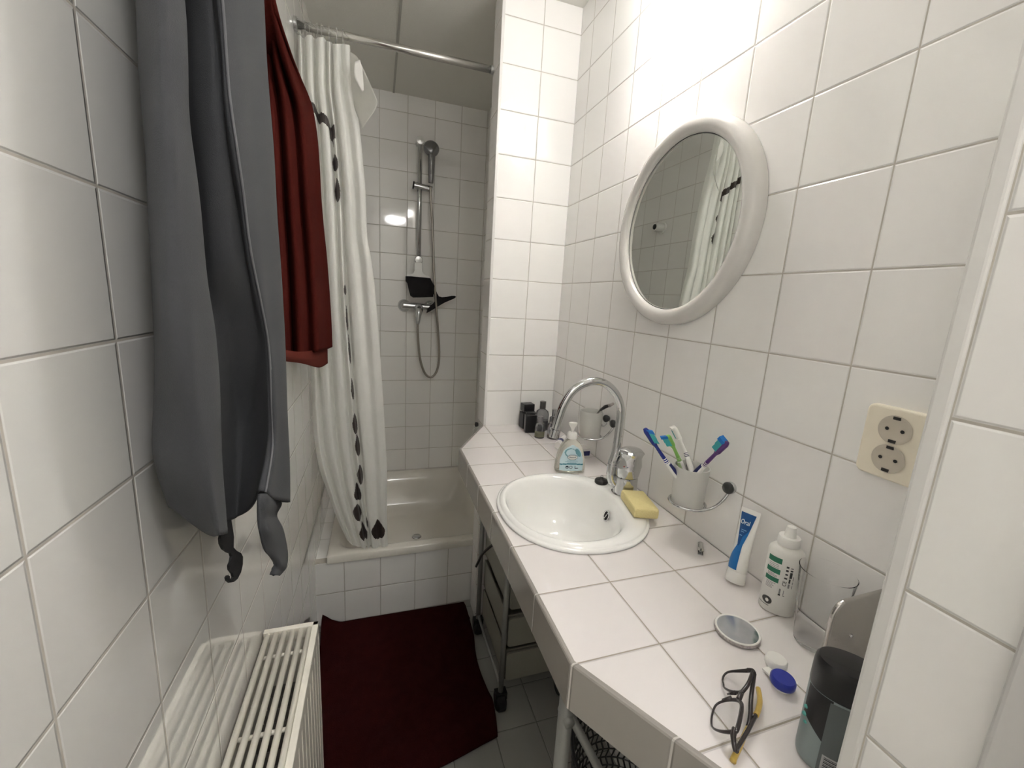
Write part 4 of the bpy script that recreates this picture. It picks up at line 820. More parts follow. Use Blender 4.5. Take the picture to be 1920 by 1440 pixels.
# ------------------------------------------------------------------ perfume bottles by the pillar
def black_perfume(x, y, w, d, h, hc, label, rot):
    t = thing('perfume_bottle', (x, y, ZT), label, 'perfume bottle', 'perfume bottles by the pillar')
    m = Matrix.Translation((x, y, ZT)) @ Matrix.Rotation(rot, 4, 'Z')
    o = obj('flask', xform(box(-w / 2, w / 2, -d / 2, d / 2, 0, h), m), m_black, t); bevel(o, 0.003, 3)
    o = obj('collar', xform(box(-w * 0.32, w * 0.32, -d * 0.32, d * 0.32, h, h + 0.005), m), M('smoked_metal', (0.16, 0.16, 0.16, 1), 0.25, 1.0), t)
    o = obj('cap', xform(box(-w * 0.46, w * 0.46, -d * 0.46, d * 0.46, h + 0.005, h + 0.005 + hc), m), m_black, t); bevel(o, 0.0025, 3)
black_perfume(-0.132, -0.046, 0.052, 0.044, 0.066, 0.032, 'taller matt black square perfume bottle against the pillar', math.radians(4))
black_perfume(-0.139, -0.108, 0.046, 0.030, 0.074, 0.004, 'glossy black square flask standing in front of the taller black bottle', math.radians(-6))

smoke = M('smoked_glass', (0.45, 0.45, 0.47, 1), 0.05, trans=0.9, ior=1.4)
def glass_perfume(x, y, r, prof, capz, capr, caph, liquid, label, capmat, square=False):
    t = thing('perfume_bottle', (x, y, ZT), label, 'perfume bottle', 'perfume bottles by the pillar')
    obj('flask', lathe([(0, 0)] + prof + [(0, prof[-1][1])], 4 if square else 28, (x, y, ZT), rot=math.radians(45 if square else 0)), smoke, t, auto=40)
    if liquid:
        rl = prof[0][0] * 0.86
        obj('perfume', lathe([(0, 0.004), (rl, 0.004), (rl, liquid[0]), (0, liquid[0])], 4 if square else 28, (x, y, ZT), rot=math.radians(45 if square else 0)), liquid[1], t, auto=40)
    o = obj('cap', lathe([(0, capz), (capr, capz), (capr, capz + caph), (0, capz + caph)], 28, (x, y, ZT)), capmat, t, auto=40); bevel(o, 0.0008, 2)
amber = M('pale_amber_liquid', (0.62, 0.60, 0.30, 1), 0.15)
darkcap = M('dark_grey_cap', (0.09, 0.085, 0.08, 1), 0.3)
glass_perfume(-0.124, -0.176, 0.02, [(0.0185, 0.0), (0.0195, 0.003), (0.0195, 0.042), (0.0170, 0.054), (0.0105, 0.062)], 0.062, 0.0105, 0.022, (0.021, amber), 'small clear bottle with pale yellow perfume in front of the black flasks', M('grey_violet_cap', (0.20, 0.19, 0.20, 1), 0.3))
glass_perfume(-0.077, -0.078, 0.03, [(0.027, 0.0), (0.028, 0.003), (0.028, 0.065), (0.024, 0.078), (0.010, 0.088)], 0.088, 0.0125, 0.030, (0.040, M('grey_liquid', (0.16, 0.15, 0.16, 1), 0.2)), 'tall smoked glass bottle with a grey cylinder cap in the corner', darkcap)
glass_perfume(-0.072, -0.190, 0.02, [(0.0235, 0.0), (0.0245, 0.003), (0.0245, 0.052), (0.020, 0.060), (0.009, 0.062)], 0.062, 0.0090, 0.024, (0.012, M('rosy_liquid', (0.42, 0.30, 0.24, 1), 0.2)), 'clear squat glass bottle under the tap outlet beside the wall', darkcap)
glass_perfume(-0.040, -0.118, 0.02, [(0.018, 0.0), (0.019, 0.003), (0.019, 0.060), (0.008, 0.066)], 0.066, 0.010, 0.028, None, 'slim clear bottle with a silver cap close to the right wall', m_chrome2)

# ------------------------------------------------------------------ nail clipper
def clipper():
    t = thing('nail_clipper', (-0.045, -0.955, ZT), 'small chrome nail clipper lying near the wall on the counter', 'nail clipper')
    c = Vector((-0.043, -0.952, ZT)); m = Matrix.Translation(c) @ Matrix.Rotation(math.radians(48 + 180), 4, 'Z')
    obj('lower_lever', xform(box(-0.027, 0.026, -0.0055, 0.0055, 0.0005, 0.002), m), m_chrome, t)
    obj('upper_jaw', xform(([(-0.002, -0.0058, 0.0025), (-0.002, 0.0058, 0.0025), (0.026, -0.0058, 0.010), (0.026, 0.0058, 0.010), (-0.002, -0.0058, 0.0045), (-0.002, 0.0058, 0.0045), (0.028, -0.0058, 0.012), (0.028, 0.0058, 0.012)], [(0, 1, 3, 2), (4, 6, 7, 5), (0, 2, 6, 4), (1, 5, 7, 3), (2, 3, 7, 6), (0, 4, 5, 1)]), m), m_chrome, t)
    obj('press_lever', xform(tube(spline([(0.020, 0, 0.014), (0.0, 0, 0.012), (-0.022, 0, 0.010)], 5), 0.0042, 8), m @ Matrix.Scale(0.45, 4, (0, 0, 1))), m_chrome2, t, smooth=True)
    obj('pin', xform(tube([(0.018, 0, 0.0), (0.018, 0, 0.013)], 0.0014, 8), m), m_chrome, t)
clipper()

# ------------------------------------------------------------------ toothpaste
def toothpaste():
    base = Vector((-0.057, -1.060, ZT)); t = thing('toothpaste_tube', tuple(base), 'blue and white toothpaste tube standing on its cap against the wall', 'toothpaste')
    top = Vector((-0.018, -1.036, ZT + 0.137))
    ax = (top - base).normalized(); u = Vector((-0.12, -0.99, 0.0)); u = (u - ax * u.dot(ax)).normalized(); v = ax.cross(u)
    H = (top - base).length
    obj('cap', tube([base + ax * 0.0005, base + ax * 0.002, base + ax * 0.020, base + ax * 0.022], [0.0165, 0.0175, 0.0172, 0.016], 32), m_white, t, auto=40)
    def sec(s, lift=0.0, half=None):
        z = 0.022 + (H - 0.022) * s
        a = float(np.interp(s, [0, 0.05, 0.5, 0.92, 1], [0.0160, 0.0175, 0.0195, 0.0235, 0.0238])) + lift
        b = float(np.interp(s, [0, 0.05, 0.5, 0.92, 0.94, 1], [0.0160, 0.0165, 0.0100, 0.0022, 0.0012, 0.0010])) + lift
        return a, b, z
    V = []; n = 40; m_ = 16
    secs = []
    for k in range(m_ + 1):
        a, b, z = sec(k / m_)
        secs.append([tuple(base + ax * z + u * (a * math.cos(q)) + v * (b * math.sin(q))) for q in [2 * math.pi * i / n for i in range(n)]])
    obj('tube_body', stack(secs), m_white, t, auto=50)
    # blue print: an hourglass-like swirl on the side facing the room
    sgn = -1 if v.dot(Vector((-1, -0.6, 0))) < 0 else 1
    def surf(x, s, lift=0.0006):
        a, b, z = sec(s); k = max(0, 1 - (x / a) ** 2) ** 0.5
        return base + ax * z + u * x + v * sgn * (b * k + lift)
    def strip(name, lo, hi, s0, s1, mat, lift=0.0006, rows=26, cols=10, par=None):
        G = []
        for i in range(rows + 1):
            s = s0 + (s1 - s0) * i / rows
            G.append([surf(lo(s) + (hi(s) - lo(s)) * j / cols, s, lift) for j in range(cols + 1)])
        return obj(name, gridmesh(G), mat, par or t, smooth=True)
    blue = M('toothpaste_blue', (0.02, 0.16, 0.44, 1), 0.3); dblue = M('toothpaste_dark_blue', (0.015, 0.08, 0.24, 1), 0.3)
    lo = lambda s: float(np.interp(s, [0.02, 0.2, 0.42, 0.6, 0.93], [-0.0165, -0.013, -0.002, -0.008, -0.0195]))
    hi = lambda s: float(np.interp(s, [0.02, 0.2, 0.42, 0.6, 0.93], [0.0105, 0.0095, 0.0085, 0.0125, 0.0175]))
    p = strip('blue_print', lo, hi, 0.03, 0.93, blue)
    strip('dark_blue_print', lambda s: lo(s), lambda s: min(hi(s), lo(s) + float(np.interp(s, [0.38, 0.55, 0.93], [0.003, 0.010, 0.05]))), 0.40, 0.93, dblue, 0.0010, par=p)
    fl = 1 if (u.cross(ax)).dot(v * sgn) > 0 else -1
    text('print_lettering', 'Oral', 0.0125, Matrix.Identity(4), m_white, p, wrap=lambda q: tuple(surf(q.x * fl - 0.001, 0.78 + q.y / (H - 0.022), 0.0014 + q.z)))
    for k, (s, w2) in enumerate(((0.66, 0.012), (0.63, 0.008), (0.57, 0.006))):
        strip('print_line', lambda s_, w2=w2: -0.004, lambda s_, w2=w2: -0.004 + w2, s - 0.006, s + 0.006, M('pale_blue_ink', (0.25, 0.42, 0.65, 1), 0.4), 0.0014, 2, 4, par=p)
toothpaste()

# ------------------------------------------------------------------ lens solution bottle
def lens_bottle():
    c = Vector((-0.042, -1.137, ZT)); t = thing('lens_solution_bottle', tuple(c), 'white squeeze bottle with green label blocks and a nozzle cap', 'bottle')
    rot = math.radians(-50)
    ux = Vector((math.cos(rot), math.sin(rot), 0)); uy = Vector((-math.sin(rot), math.cos(rot), 0))
    A, B = 0.0275, 0.0210
    prof = [(A - 0.003, B - 0.003, 0.0), (A, B, 0.003), (A, B, 0.112), (A - 0.001, B - 0.001, 0.118), (A - 0.006, B - 0.004, 0.1235), (A - 0.014, B - 0.008, 0.126), (0.0165, 0.0145, 0.1265), (0.0145, 0.0140, 0.129)]
    def sec(a, b, z): return [tuple(c + ux * u + uy * v + Vector((0, 0, z))) for u, v in superellipse(a, b, 2.2, 48)]
    wb = M('white_bottle_plastic', (0.78, 0.77, 0.73, 1), 0.35)
    obj('bottle_body', stack([sec(*p) for p in prof]), wb, t, auto=50)
    obj('collar', lathe([(0.0, 0.1285), (0.0165, 0.1285), (0.0172, 0.130), (0.0168, 0.1425), (0.0158, 0.1440), (0.0, 0.1440)], 36, tuple(c)), m_white, t, auto=40)
    obj('nozzle_cap', lathe([(0.0, 0.1435), (0.0095, 0.1435), (0.0085, 0.150), (0.0072, 0.160), (0.0068, 0.1615), (0.0, 0.162)], 28, tuple(c)), m_white, t, auto=40)
    def front(u, z, lift=0.0005):
        k = max(0.0, 1 - abs(u / A) ** 2.2) ** (1 / 2.2)
        return c + ux * u - uy * (B * k + lift) + Vector((0, 0, z))
    def rect(name, u0, u1, z0, z1, mat, lift=0.0005, par=None):
        G = [[front(u0 + (u1 - u0) * j / 12, z0 + (z1 - z0) * i, lift) for j in range(13)] for i in range(2)]
        return obj(name, gridmesh(G), mat, par or t, smooth=True)
    green = M('label_green', (0.02, 0.18, 0.10, 1), 0.4); ink = M('black_ink', (0.04, 0.04, 0.04, 1), 0.5); gink = M('grey_ink', (0.25, 0.25, 0.25, 1), 0.5)
    lab = rect('label', -0.0245, -0.0055, 0.046, 0.108, m_white, 0.0004)
    for z0, z1 in ((0.098, 0.108), (0.078, 0.087), (0.0615, 0.070)):
        rect('label_block', -0.0245, -0.0055, z0, z1, green, 0.0008, lab)
    for z in (0.0945, 0.0915, 0.0885, 0.0755, 0.0735, 0.0715, 0.0585, 0.0560, 0.0535, 0.0510, 0.0485):
        rect('label_line', -0.0225, -0.009 - 0.002 * (int(z * 1e4) % 3), z, z + 0.0009, gink, 0.0008, lab)
    # upright print running up the bottle
    mk = lambda u0, z0: (lambda p: tuple(front(u0 - p.y, z0 + p.x, 0.0006 + p.z)))
    text('print_lettering', 'CE', 0.0080, Matrix.Identity(4), ink, t, wrap=mk(0.0035, 0.060), align='LEFT')
    for z0, z1 in ((0.0735, 0.0765), (0.081, 0.084), (0.088, 0.0915), (0.0945, 0.098)):
        rect('print_mark', 0.0015 + 0.0005 * (z0 > 0.08), 0.0058, z0, z1, ink)
    for z0, z1 in ((0.058, 0.066), (0.0675, 0.0755), (0.077, 0.088), (0.0895, 0.0925), (0.095, 0.0965)):
        rect('print_mark', 0.0085, 0.0110 + 0.0012 * (z0 > 0.07), z0, z1, gink if z0 < 0.06 else ink)
    for z0, z1 in ((0.058, 0.064), (0.066, 0.071), (0.073, 0.081)):
        rect('print_mark', 0.0140, 0.0150, z0, z1, gink)
    rect('print_mark', -0.0030, 0.0005, 0.0400, 0.0430, ink); rect('print_mark', -0.0025, 0.0, 0.0435, 0.053, gink)
    rect('print_mark', 0.0035, 0.0065, 0.0405, 0.0420, gink); rect('print_mark', 0.0038, 0.0048, 0.0430, 0.052, gink)
    # round emblem with a pale lozenge
    ring = [front(-0.0165 + 0.0072 * math.cos(a), 0.023 + 0.0072 * math.sin(a), 0.0006) for a in [2 * math.pi * k / 32 for k in range(32)]]
    e = obj('emblem', ([tuple(p) for p in ring] + [tuple(front(-0.0165, 0.023, 0.0007))], [(k, (k + 1) % 32, 32) for k in range(32)]), M('emblem_grey', (0.07, 0.07, 0.065, 1), 0.4), t)
    loz = [front(-0.0165 + 0.0026 * math.cos(a), 0.023 + 0.0034 * math.sin(a), 0.0012) for a in [2 * math.pi * k / 8 for k in range(8)]]
    obj('emblem_lozenge', ([tuple(p) for p in loz], [tuple(range(8))]), m_white, e)
    rect('print_mark', -0.0270, -0.0130, 0.0125, 0.0140, gink)
lens_bottle()

# ------------------------------------------------------------------ drinking glass
def tumbler():
    c = (-0.052, -1.212, ZT)
    prof = [(0.0, 0.0), (0.0245, 0.0), (0.0262, 0.002), (0.0285, 0.03), (0.0375, 0.128), (0.0380, 0.1290), (0.0372, 0.1295), (0.0362, 0.128), (0.0276, 0.03), (0.0252, 0.004), (0.0, 0.003)]
    o = obj('drinking_glass', lathe(prof, 48, c, cap=False), M('thin_glass', (1, 1, 1, 1), 0.0, trans=1.0, ior=1.08), origin=c, auto=50)
    tag(o, 'clear empty drinking glass beside the white squeeze bottle', 'glass')
tumbler()

# ------------------------------------------------------------------ steel dispenser behind the shower gel
def steel_box():
    t = thing('steel_dispenser', (-0.08, -1.275, ZT), 'brushed steel dispenser with rounded corner behind the black capped bottle', 'dispenser')
    x0, x1, z1 = -0.127, -0.006, ZT + 0.136
    out = [(x1, ZT + 0.001), (x0 + 0.004, ZT + 0.001), (x0, ZT + 0.006)]
    for k in range(9):
        a = math.pi / 2 * k / 8; out.append((x0 + 0.022 - 0.022 * math.cos(a), z1 - 0.030 + 0.030 * math.sin(a)))
    out += [(x1, z1 + 0.002)]
    steel = M('brushed_steel', (0.56, 0.54, 0.51, 1), 0.27, 1.0, bump=(90, 0.0004))
    V, F = prism(out, (0, -1.275, 0), (1, 0, 0), (0, 0, 1), (0, 1, 0), 0.0, 0.007)
    o = obj('housing', (V, F), steel, t); bevel(o, 0.0025, 3)
    obj('screw', xform(lathe([(0, 0), (0.0032, 0), (0.0028, 0.0012), (0, 0.0016)], 16), Matrix.Translation((-0.080, -1.275, ZT + 0.075)) @ Matrix.Rotation(math.pi / 2, 4, 'X')), m_chrome, t, smooth=True)
steel_box()

# ------------------------------------------------------------------ shower gel / deodorant with black cap
def gel():
    c = Vector((-0.216, -1.352, ZT)); t = thing('shower_gel_bottle', tuple(c), 'grey oval bottle with a black flip cap at the counter corner', 'bottle')
    rot = math.radians(-50)
    ux = Vector((math.cos(rot), math.sin(rot), 0)); uy = Vector((-math.sin(rot), math.cos(rot), 0))
    A, B = 0.0330, 0.0235
    def sec(k, z, dz=0.0): return [tuple(c + ux * u * k + uy * v * k + Vector((0, 0, z + dz * u / A))) for u, v in superellipse(A, B, 2.2, 52)]
    grey = M('blue_grey_bottle', (0.24, 0.29, 0.29, 1), 0.35); dgrey = M('slate_label', (0.10, 0.115, 0.115, 1), 0.4)
    obj('bottle_body', stack([sec(0.90, 0.0), sec(0.98, 0.004), sec(1.0, 0.010), sec(1.0, 0.1000)]), grey, t, auto=50)
    obj('cap', stack([sec(1.0, 0.1005), sec(1.010, 0.102), sec(1.0, 0.128), sec(0.97, 0.1345), sec(0.90, 0.1375), sec(0.55, 0.1385), sec(0.1, 0.1387)]), m_black, t, auto=35)
    fl = Vector((0, 0, 0.1392))
    obj('lid_seam', ([tuple(c + ux * (-0.026 + 0.052 * k / 12) - uy * (0.006 + 0.004 * math.sin(math.pi * k / 12) + s * 0.0008) + fl) for k in range(13) for s in (0, 1)], [(2 * k, 2 * k + 1, 2 * k + 3, 2 * k + 2) for k in range(12)]), m_dark, t)
    def front(u, z, lift=0.0005):
        k = max(0.0, 1 - abs(u / A) ** 2.2) ** (1 / 2.2)
        return c + ux * u - uy * (B * k + lift) + Vector((0, 0, z))
    def area(name, lo, hi, u0, u1, mat, lift, par=None, n=20):
        G = [[front(u0 + (u1 - u0) * j / n, lo(u0 + (u1 - u0) * j / n) * (1 - i) + hi(u0 + (u1 - u0) * j / n) * i, lift) for j in range(n + 1)] for i in range(2)]
        return obj(name, gridmesh(G), mat, par or t, smooth=True)
    area('black_print', lambda u: 0.060 - 0.9 * (u + 0.0325), lambda u: 0.100, -0.0325, -0.012, m_black, 0.0005)
    lab = area('label', lambda u: 0.004, lambda u: 0.0985 - 0.006 * (u / A) ** 2, -0.0145, 0.031, dgrey, 0.0009)
    for i, (u, z, r) in enumerate(((-0.0315, 0.068, 0.0026), (-0.0315, 0.058, 0.0030), (-0.030, 0.050, 0.0022))):
        obj('teal_print', lathe([(0, -r), (r * 0.8, -r * 0.5), (r, 0), (r * 0.8, r * 0.5), (0, r)], 14, tuple(front(u, z, 0.0001))), M('turquoise_print', (0.10, 0.36, 0.32, 1), 0.4), t, smooth=True)
    bc = area('barcode', lambda u: 0.008, lambda u: 0.030, -0.0115, 0.012, M('barcode_grey', (0.42, 0.42, 0.42, 1), 0.5), 0.0012, lab)
    for k in range(9):
        z = 0.0095 + k * 0.0022
        area('bar_line', lambda u: z, lambda u: z + 0.0008 + 0.0006 * (k % 2), -0.0095, 0.010, m_dark, 0.0015, bc)
gel()

# ------------------------------------------------------------------ pocket mirror, lens case
def coaster():
    c = Vector((-0.159, -1.164, ZT)); t = thing('pocket_mirror', tuple(c), 'small round pocket mirror lying face up on the counter', 'pocket mirror')
    obj('case', lathe([(0.0, 0.0), (0.0325, 0.0), (0.0345, 0.0015), (0.0348, 0.004), (0.0340, 0.0062), (0.0, 0.0062)], 56, tuple(c)), M('patterned_dark_case', (0.09, 0.04, 0.05, 1), 0.3, var=(300, (0.75, 0.72, 0.7, 1))), t, auto=40)
    obj('rim', lathe([(0.0305, 0.0060), (0.0312, 0.0072), (0.0328, 0.0075), (0.0340, 0.0068), (0.0340, 0.006)], 56, tuple(c), cap=False), m_white, t, smooth=True)
    obj('mirror_glass', lathe([(0.0, 0.0064), (0.0308, 0.0064)], 56, tuple(c), cap=False), M('smudged_mirror', (0.50, 0.54, 0.60, 1), 0.12, 0.9, var=(60, (0.75, 0.77, 0.80, 1))), t)
coaster()

def lens_case():
    a = Vector((-0.158, -1.2335, ZT)); b = Vector((-0.178, -1.2610, ZT))
    t = thing('contact_lens_case', tuple((a + b) / 2), 'contact lens case with one white and one blue lid', 'contact lens case')
    o = obj('tray', join(lathe([(0, 0), (0.011, 0), (0.0125, 0.003), (0.0125, 0.008), (0, 0.008)], 32, tuple(a)), lathe([(0, 0), (0.011, 0), (0.0125, 0.003), (0.0125, 0.008), (0, 0.008)], 32, tuple(b)), box(min(a.x, b.x) - 0.006, max(a.x, b.x) + 0.004, b.y, a.y, ZT + 0.004, ZT + 0.0065)), m_white, t, auto=40)
    for c, mat, rr_ in ((a, m_white, 0.0148), (b, M('royal_blue_plastic', (0.02, 0.035, 0.30, 1), 0.3), 0.0160)):
        obj('lid', lathe([(0, 0.006), (rr_ - 0.0008, 0.006), (rr_, 0.008), (rr_, 0.0145), (rr_ - 0.002, 0.0172), (0, 0.0176)], 40, tuple(c)), mat, t, auto=40)
lens_case()

# ------------------------------------------------------------------ spectacles
def glasses():
    # front leans on the counter with the lenses nearly upright towards the edge
    t = thing('spectacles', (-0.27, -1.28, ZT), 'dark framed spectacles with yellow temple tips lying on the counter', 'glasses')
    fm = M('dark_tortoise_frame', (0.022, 0.017, 0.018, 1), 0.2, coat=0.3, var=(40, (0.045, 0.036, 0.036, 1)))
    ym = M('mustard_temple', (0.55, 0.38, 0.09, 1), 0.3)
    RIM_A = [(-0.2616, -1.2379, 0.9277), (-0.255, -1.23, 0.9261), (-0.2455, -1.2244, 0.9268), (-0.2383, -1.2252, 0.9307), (-0.2339, -1.2349, 0.9409), (-0.2306, -1.2451, 0.9509), (-0.2290, -1.2529, 0.9579), (-0.2407, -1.2612, 0.9579), (-0.2525, -1.2676, 0.9564), (-0.264, -1.271, 0.9526), (-0.2679, -1.2702, 0.9498), (-0.2699, -1.2607, 0.9411), (-0.2687, -1.2503, 0.9335), (-0.2659, -1.2428, 0.9291)]
    RIM_B = [(-0.3212, -1.2792, 0.9269), (-0.3135, -1.2714, 0.9262), (-0.3036, -1.264, 0.9262), (-0.2928, -1.2585, 0.9265), (-0.2852, -1.261, 0.9327), (-0.28, -1.2677, 0.941), (-0.2777, -1.2756, 0.9485), (-0.2801, -1.2831, 0.9531), (-0.2868, -1.2906, 0.9553), (-0.2974, -1.2988, 0.9559), (-0.309, -1.3067, 0.9556), (-0.3185, -1.3118, 0.9543), (-0.3217, -1.3086, 0.9499), (-0.3253, -1.3003, 0.9413), (-0.3264, -1.2915, 0.9338), (-0.3249, -1.2849, 0.9294)]
    for R_ in (RIM_A, RIM_B):
        P = spline(R_, 4, closed=True)
        cen = sum(P, Vector()) / len(P)
        P = [p + (cen - p).normalized() * 0.0012 for p in P]
        f = obj('rim', tube(P, [0.0013 + 0.0013 * max(0.0, min(1.0, (p.z - 0.930) / 0.022)) for p in P], 8, closed=True), fm, t, smooth=True)
        obj('lens', ([tuple(p) for p in P] + [tuple(cen)], [(k, (k + 1) % len(P), len(P)) for k in range(len(P))]), M('lens_glass', (0.96, 0.96, 0.96, 1), 0.0, trans=1.0, ior=1.03), f)
    obj('bridge', tube(spline([(-0.2660, -1.2700, 0.9500), (-0.2715, -1.2735, 0.9515), (-0.2775, -1.2766, 0.9498)], 5), [0.0032] * 11, 8), fm, t, smooth=True)
    obj('nose_pad', tube([(-0.2685, -1.2640, 0.944), (-0.2725, -1.2560, 0.934)], [0.0028, 0.0012], 8), fm, t, smooth=True)
    obj('nose_pad', tube([(-0.2800, -1.2680, 0.943), (-0.2850, -1.2600, 0.933)], [0.0028, 0.0012], 8), fm, t, smooth=True)
    obj('end_piece', tube(spline([(-0.2330, -1.2480, 0.9545), (-0.2300, -1.2530, 0.9580), (-0.2320, -1.2575, 0.9585)], 4), 0.0026, 8), fm, t, smooth=True)
    obj('end_piece', tube(spline([(-0.3170, -1.3085, 0.9535), (-0.3240, -1.3130, 0.9515), (-0.3290, -1.3200, 0.9480), (-0.3300, -1.3235, 0.9440)], 4), [0.0036 - 0.0001 * k for k in range(13)], 8), fm, t, smooth=True)
    PA = spline([(-0.2305, -1.2565, 0.957), (-0.2389, -1.2633, 0.951), (-0.2498, -1.2719, 0.946), (-0.2602, -1.2808, 0.942), (-0.2696, -1.2896, 0.938), (-0.2801, -1.2974, 0.934), (-0.2943, -1.3046, 0.931), (-0.3086, -1.3119, 0.929), (-0.3245, -1.3195, 0.9285), (-0.3293, -1.3223, 0.928)], 5)
    PB = spline([(-0.3295, -1.3225, 0.944), (-0.3210, -1.3176, 0.9415), (-0.3077, -1.3115, 0.940), (-0.2914, -1.3042, 0.9390), (-0.2754, -1.2963, 0.938), (-0.262, -1.2898, 0.936), (-0.2481, -1.282, 0.934), (-0.2358, -1.2732, 0.932), (-0.2256, -1.2635, 0.930), (-0.2192, -1.2562, 0.9290)], 5)
    PA = [p + Vector((0, 0, 0.0)) for p in PA]; PB = [p + Vector((0.001, -0.001, 0.0)) for p in PB]
    obj('temple', tube(PA[:27], [0.0028] * 27, 8), fm, t, smooth=True)
    obj('temple_tip', tube(PA[26:], [0.0028 + 0.0010 * k / len(PA[26:]) for k in range(len(PA[26:]))], 8), ym, t, smooth=True)['label'] = 'mustard yellow temple tip'
    obj('temple', tube(PB[:26], [0.0026] * 26, 8), fm, t, smooth=True)
    obj('temple_tip', tube(PB[25:], [0.0034] * len(PB[25:]), 8), ym, t, smooth=True)['label'] = 'mustard yellow temple tip'
glasses()

# ------------------------------------------------------------------ radiator
def radiator():
    x0, x1, y1, y0, zt = XL + 0.003, -0.861, -0.648, -1.85, 0.657
    t = thing('radiator', ((x0 + x1) / 2, (y0 + y1) / 2, 0.10), 'cream panel radiator with a slatted top grille on the left wall', 'radiator')
    o = obj('end_bar', box(x0, x1, y1 - 0.013, y1, zt - 0.030, zt), m_cream, t); bevel(o, 0.0015)
    o = obj('end_bar', box(x0, x1, y0, y0 + 0.013, zt - 0.030, zt), m_cream, t); bevel(o, 0.0015)
    o = obj('side_rail', box(x1 - 0.013, x1, y0, y1, zt - 0.030, zt), m_cream, t); bevel(o, 0.0015)
    n = 6; w0 = x0 + 0.004; w1 = x1 - 0.018
    for k in range(n):
        xc = w0 + 0.005 + (w1 - w0 - 0.006) * k / (n - 1)
        obj('slat', tube([(xc, y0 + 0.01, zt - 0.007), (xc, y1 - 0.006, zt - 0.007)], 0.0062, 12), m_cream, t, smooth=True)
    y = y1 - 0.070
    while y > y0 + 0.05:
        obj('cross_bar', tube([(x0 + 0.004, y, zt - 0.015), (x1 - 0.010, y, zt - 0.015)], 0.0042, 10), m_cream, t, smooth=True); y -= 0.178
    # front and back panels
    prof = []
    z = 0.125
    V = []; rows = [(0.0, zt - 0.030), (0.0, 0.13)]
    yy = y0; G = [[], []]
    while yy < y1 - 0.001:
        for dy, dx in ((0.0, 0.0), (0.022, 0.0), (0.0245, -0.003), (0.0275, -0.003), (0.030, 0.0)):
            for i, zz in enumerate((zt - 0.028, 0.13)): G[i].append((x1 - 0.0015 + dx, min(yy + dy, y1), zz))
        yy += 0.0333
    p = obj('front_panel', gridmesh(G), m_cream, t); solid(p, 0.0015)
    p = obj('back_panel', box(x0 + 0.001, x0 + 0.004, y0, y1 - 0.014, 0.13, zt - 0.03), m_cream, t)
    o = obj('side_panel', box(x0, x1 - 0.004, y1 - 0.004, y1 - 0.001, 0.13, zt - 0.03), m_cream, t)
    obj('convector_fins', join(*[box(x0 + 0.02, x1 - 0.03, y0 + 0.03 + k * 0.03, y0 + 0.0312 + k * 0.03, 0.18, zt - 0.10) for k in range(38)]), M('radiator_fins_shaded', (0.22, 0.21, 0.195, 1), 0.6), t)  # fins darkened: shade between the slats painted into their colour
radiator()

# ------------------------------------------------------------------ robe
m_robe = M('grey_robe_fabric', (0.070, 0.072, 0.079, 1), 0.85, sheen=0.05, spec=0.2, bump=(900, 0.0005), var=(500, (0.060, 0.062, 0.068, 1)))
def robe():
    t = thing('bathrobe', (-0.93, -0.92, 2.02), 'grey robe hanging in long folds on the left wall', 'robe')
    G = catgrid(ROBE, 8, 7)
    rr_ = len(G); cc = len(G[0])
    for i, row in enumerate(G):
        for j, p in enumerate(row):
            if 3 < j < cc - 4:
                p.x += 0.0016 * math.sin(j * 0.55 + i * 0.10) * math.sin(i * 0.13 + 1)
    o = obj('robe_body', gridmesh(G, True), m_robe, t, smooth=True); solid(o, 0.003)
    # stitched seam on the fold edge
    js = 9 * 7
    seam = [G[i][js] + Vector((0.0028, -0.002, 0)) for i in range(0, rr_)]
    obj('seam', tube(seam, 0.0016, 6), M('seam_thread', (0.16, 0.16, 0.17, 1), 0.8), o, smooth=True)
    b = obj('belt_end', gridmesh(catgrid(BELT, 6, 6), True), m_robe, t, smooth=True); solid(b, 0.003); b['label'] = 'twisted grey belt end'
    # black curly tag under the hem
    pts = [Vector(p) for p in STASH[0]]
    n = len(pts); V = [tuple(p + Vector((0.0015, 0, 0))) for p in pts] + [tuple(p - Vector((0.0015, 0, 0))) for p in pts]
    F = [tuple(range(n)), tuple(range(2 * n - 1, n - 1, -1))] + [(k, n + k, n + (k + 1) % n, (k + 1) % n) for k in range(n)]
    s = obj('curled_black_tie', (V, F), M('black_ribbon', (0.008, 0.008, 0.009, 1), 0.7), t); s['label'] = 'black curled ribbon below the hem'
    # hanging loop and hook above the picture
    obj('hanging_loop', tube([(-0.945, -0.90, 1.98), (-0.955, -0.90, 2.03), (-0.955, -0.90, 2.06)], 0.004, 8), m_robe, t, smooth=True)
    h = obj('coat_hook', join(box(XL, XL + 0.004, -0.93, -0.87, 2.03, 2.09), tube(spline([(XL + 0.004, -0.90, 2.06), (-0.955, -0.90, 2.045), (-0.940, -0.90, 2.055), (-0.935, -0.90, 2.075)], 5), 0.0045, 10)), m_chrome2, origin=(XL, -0.90, 2.06))
    tag(h, 'chrome coat hook on the left wall holding the grey robe', 'hook')
robe()

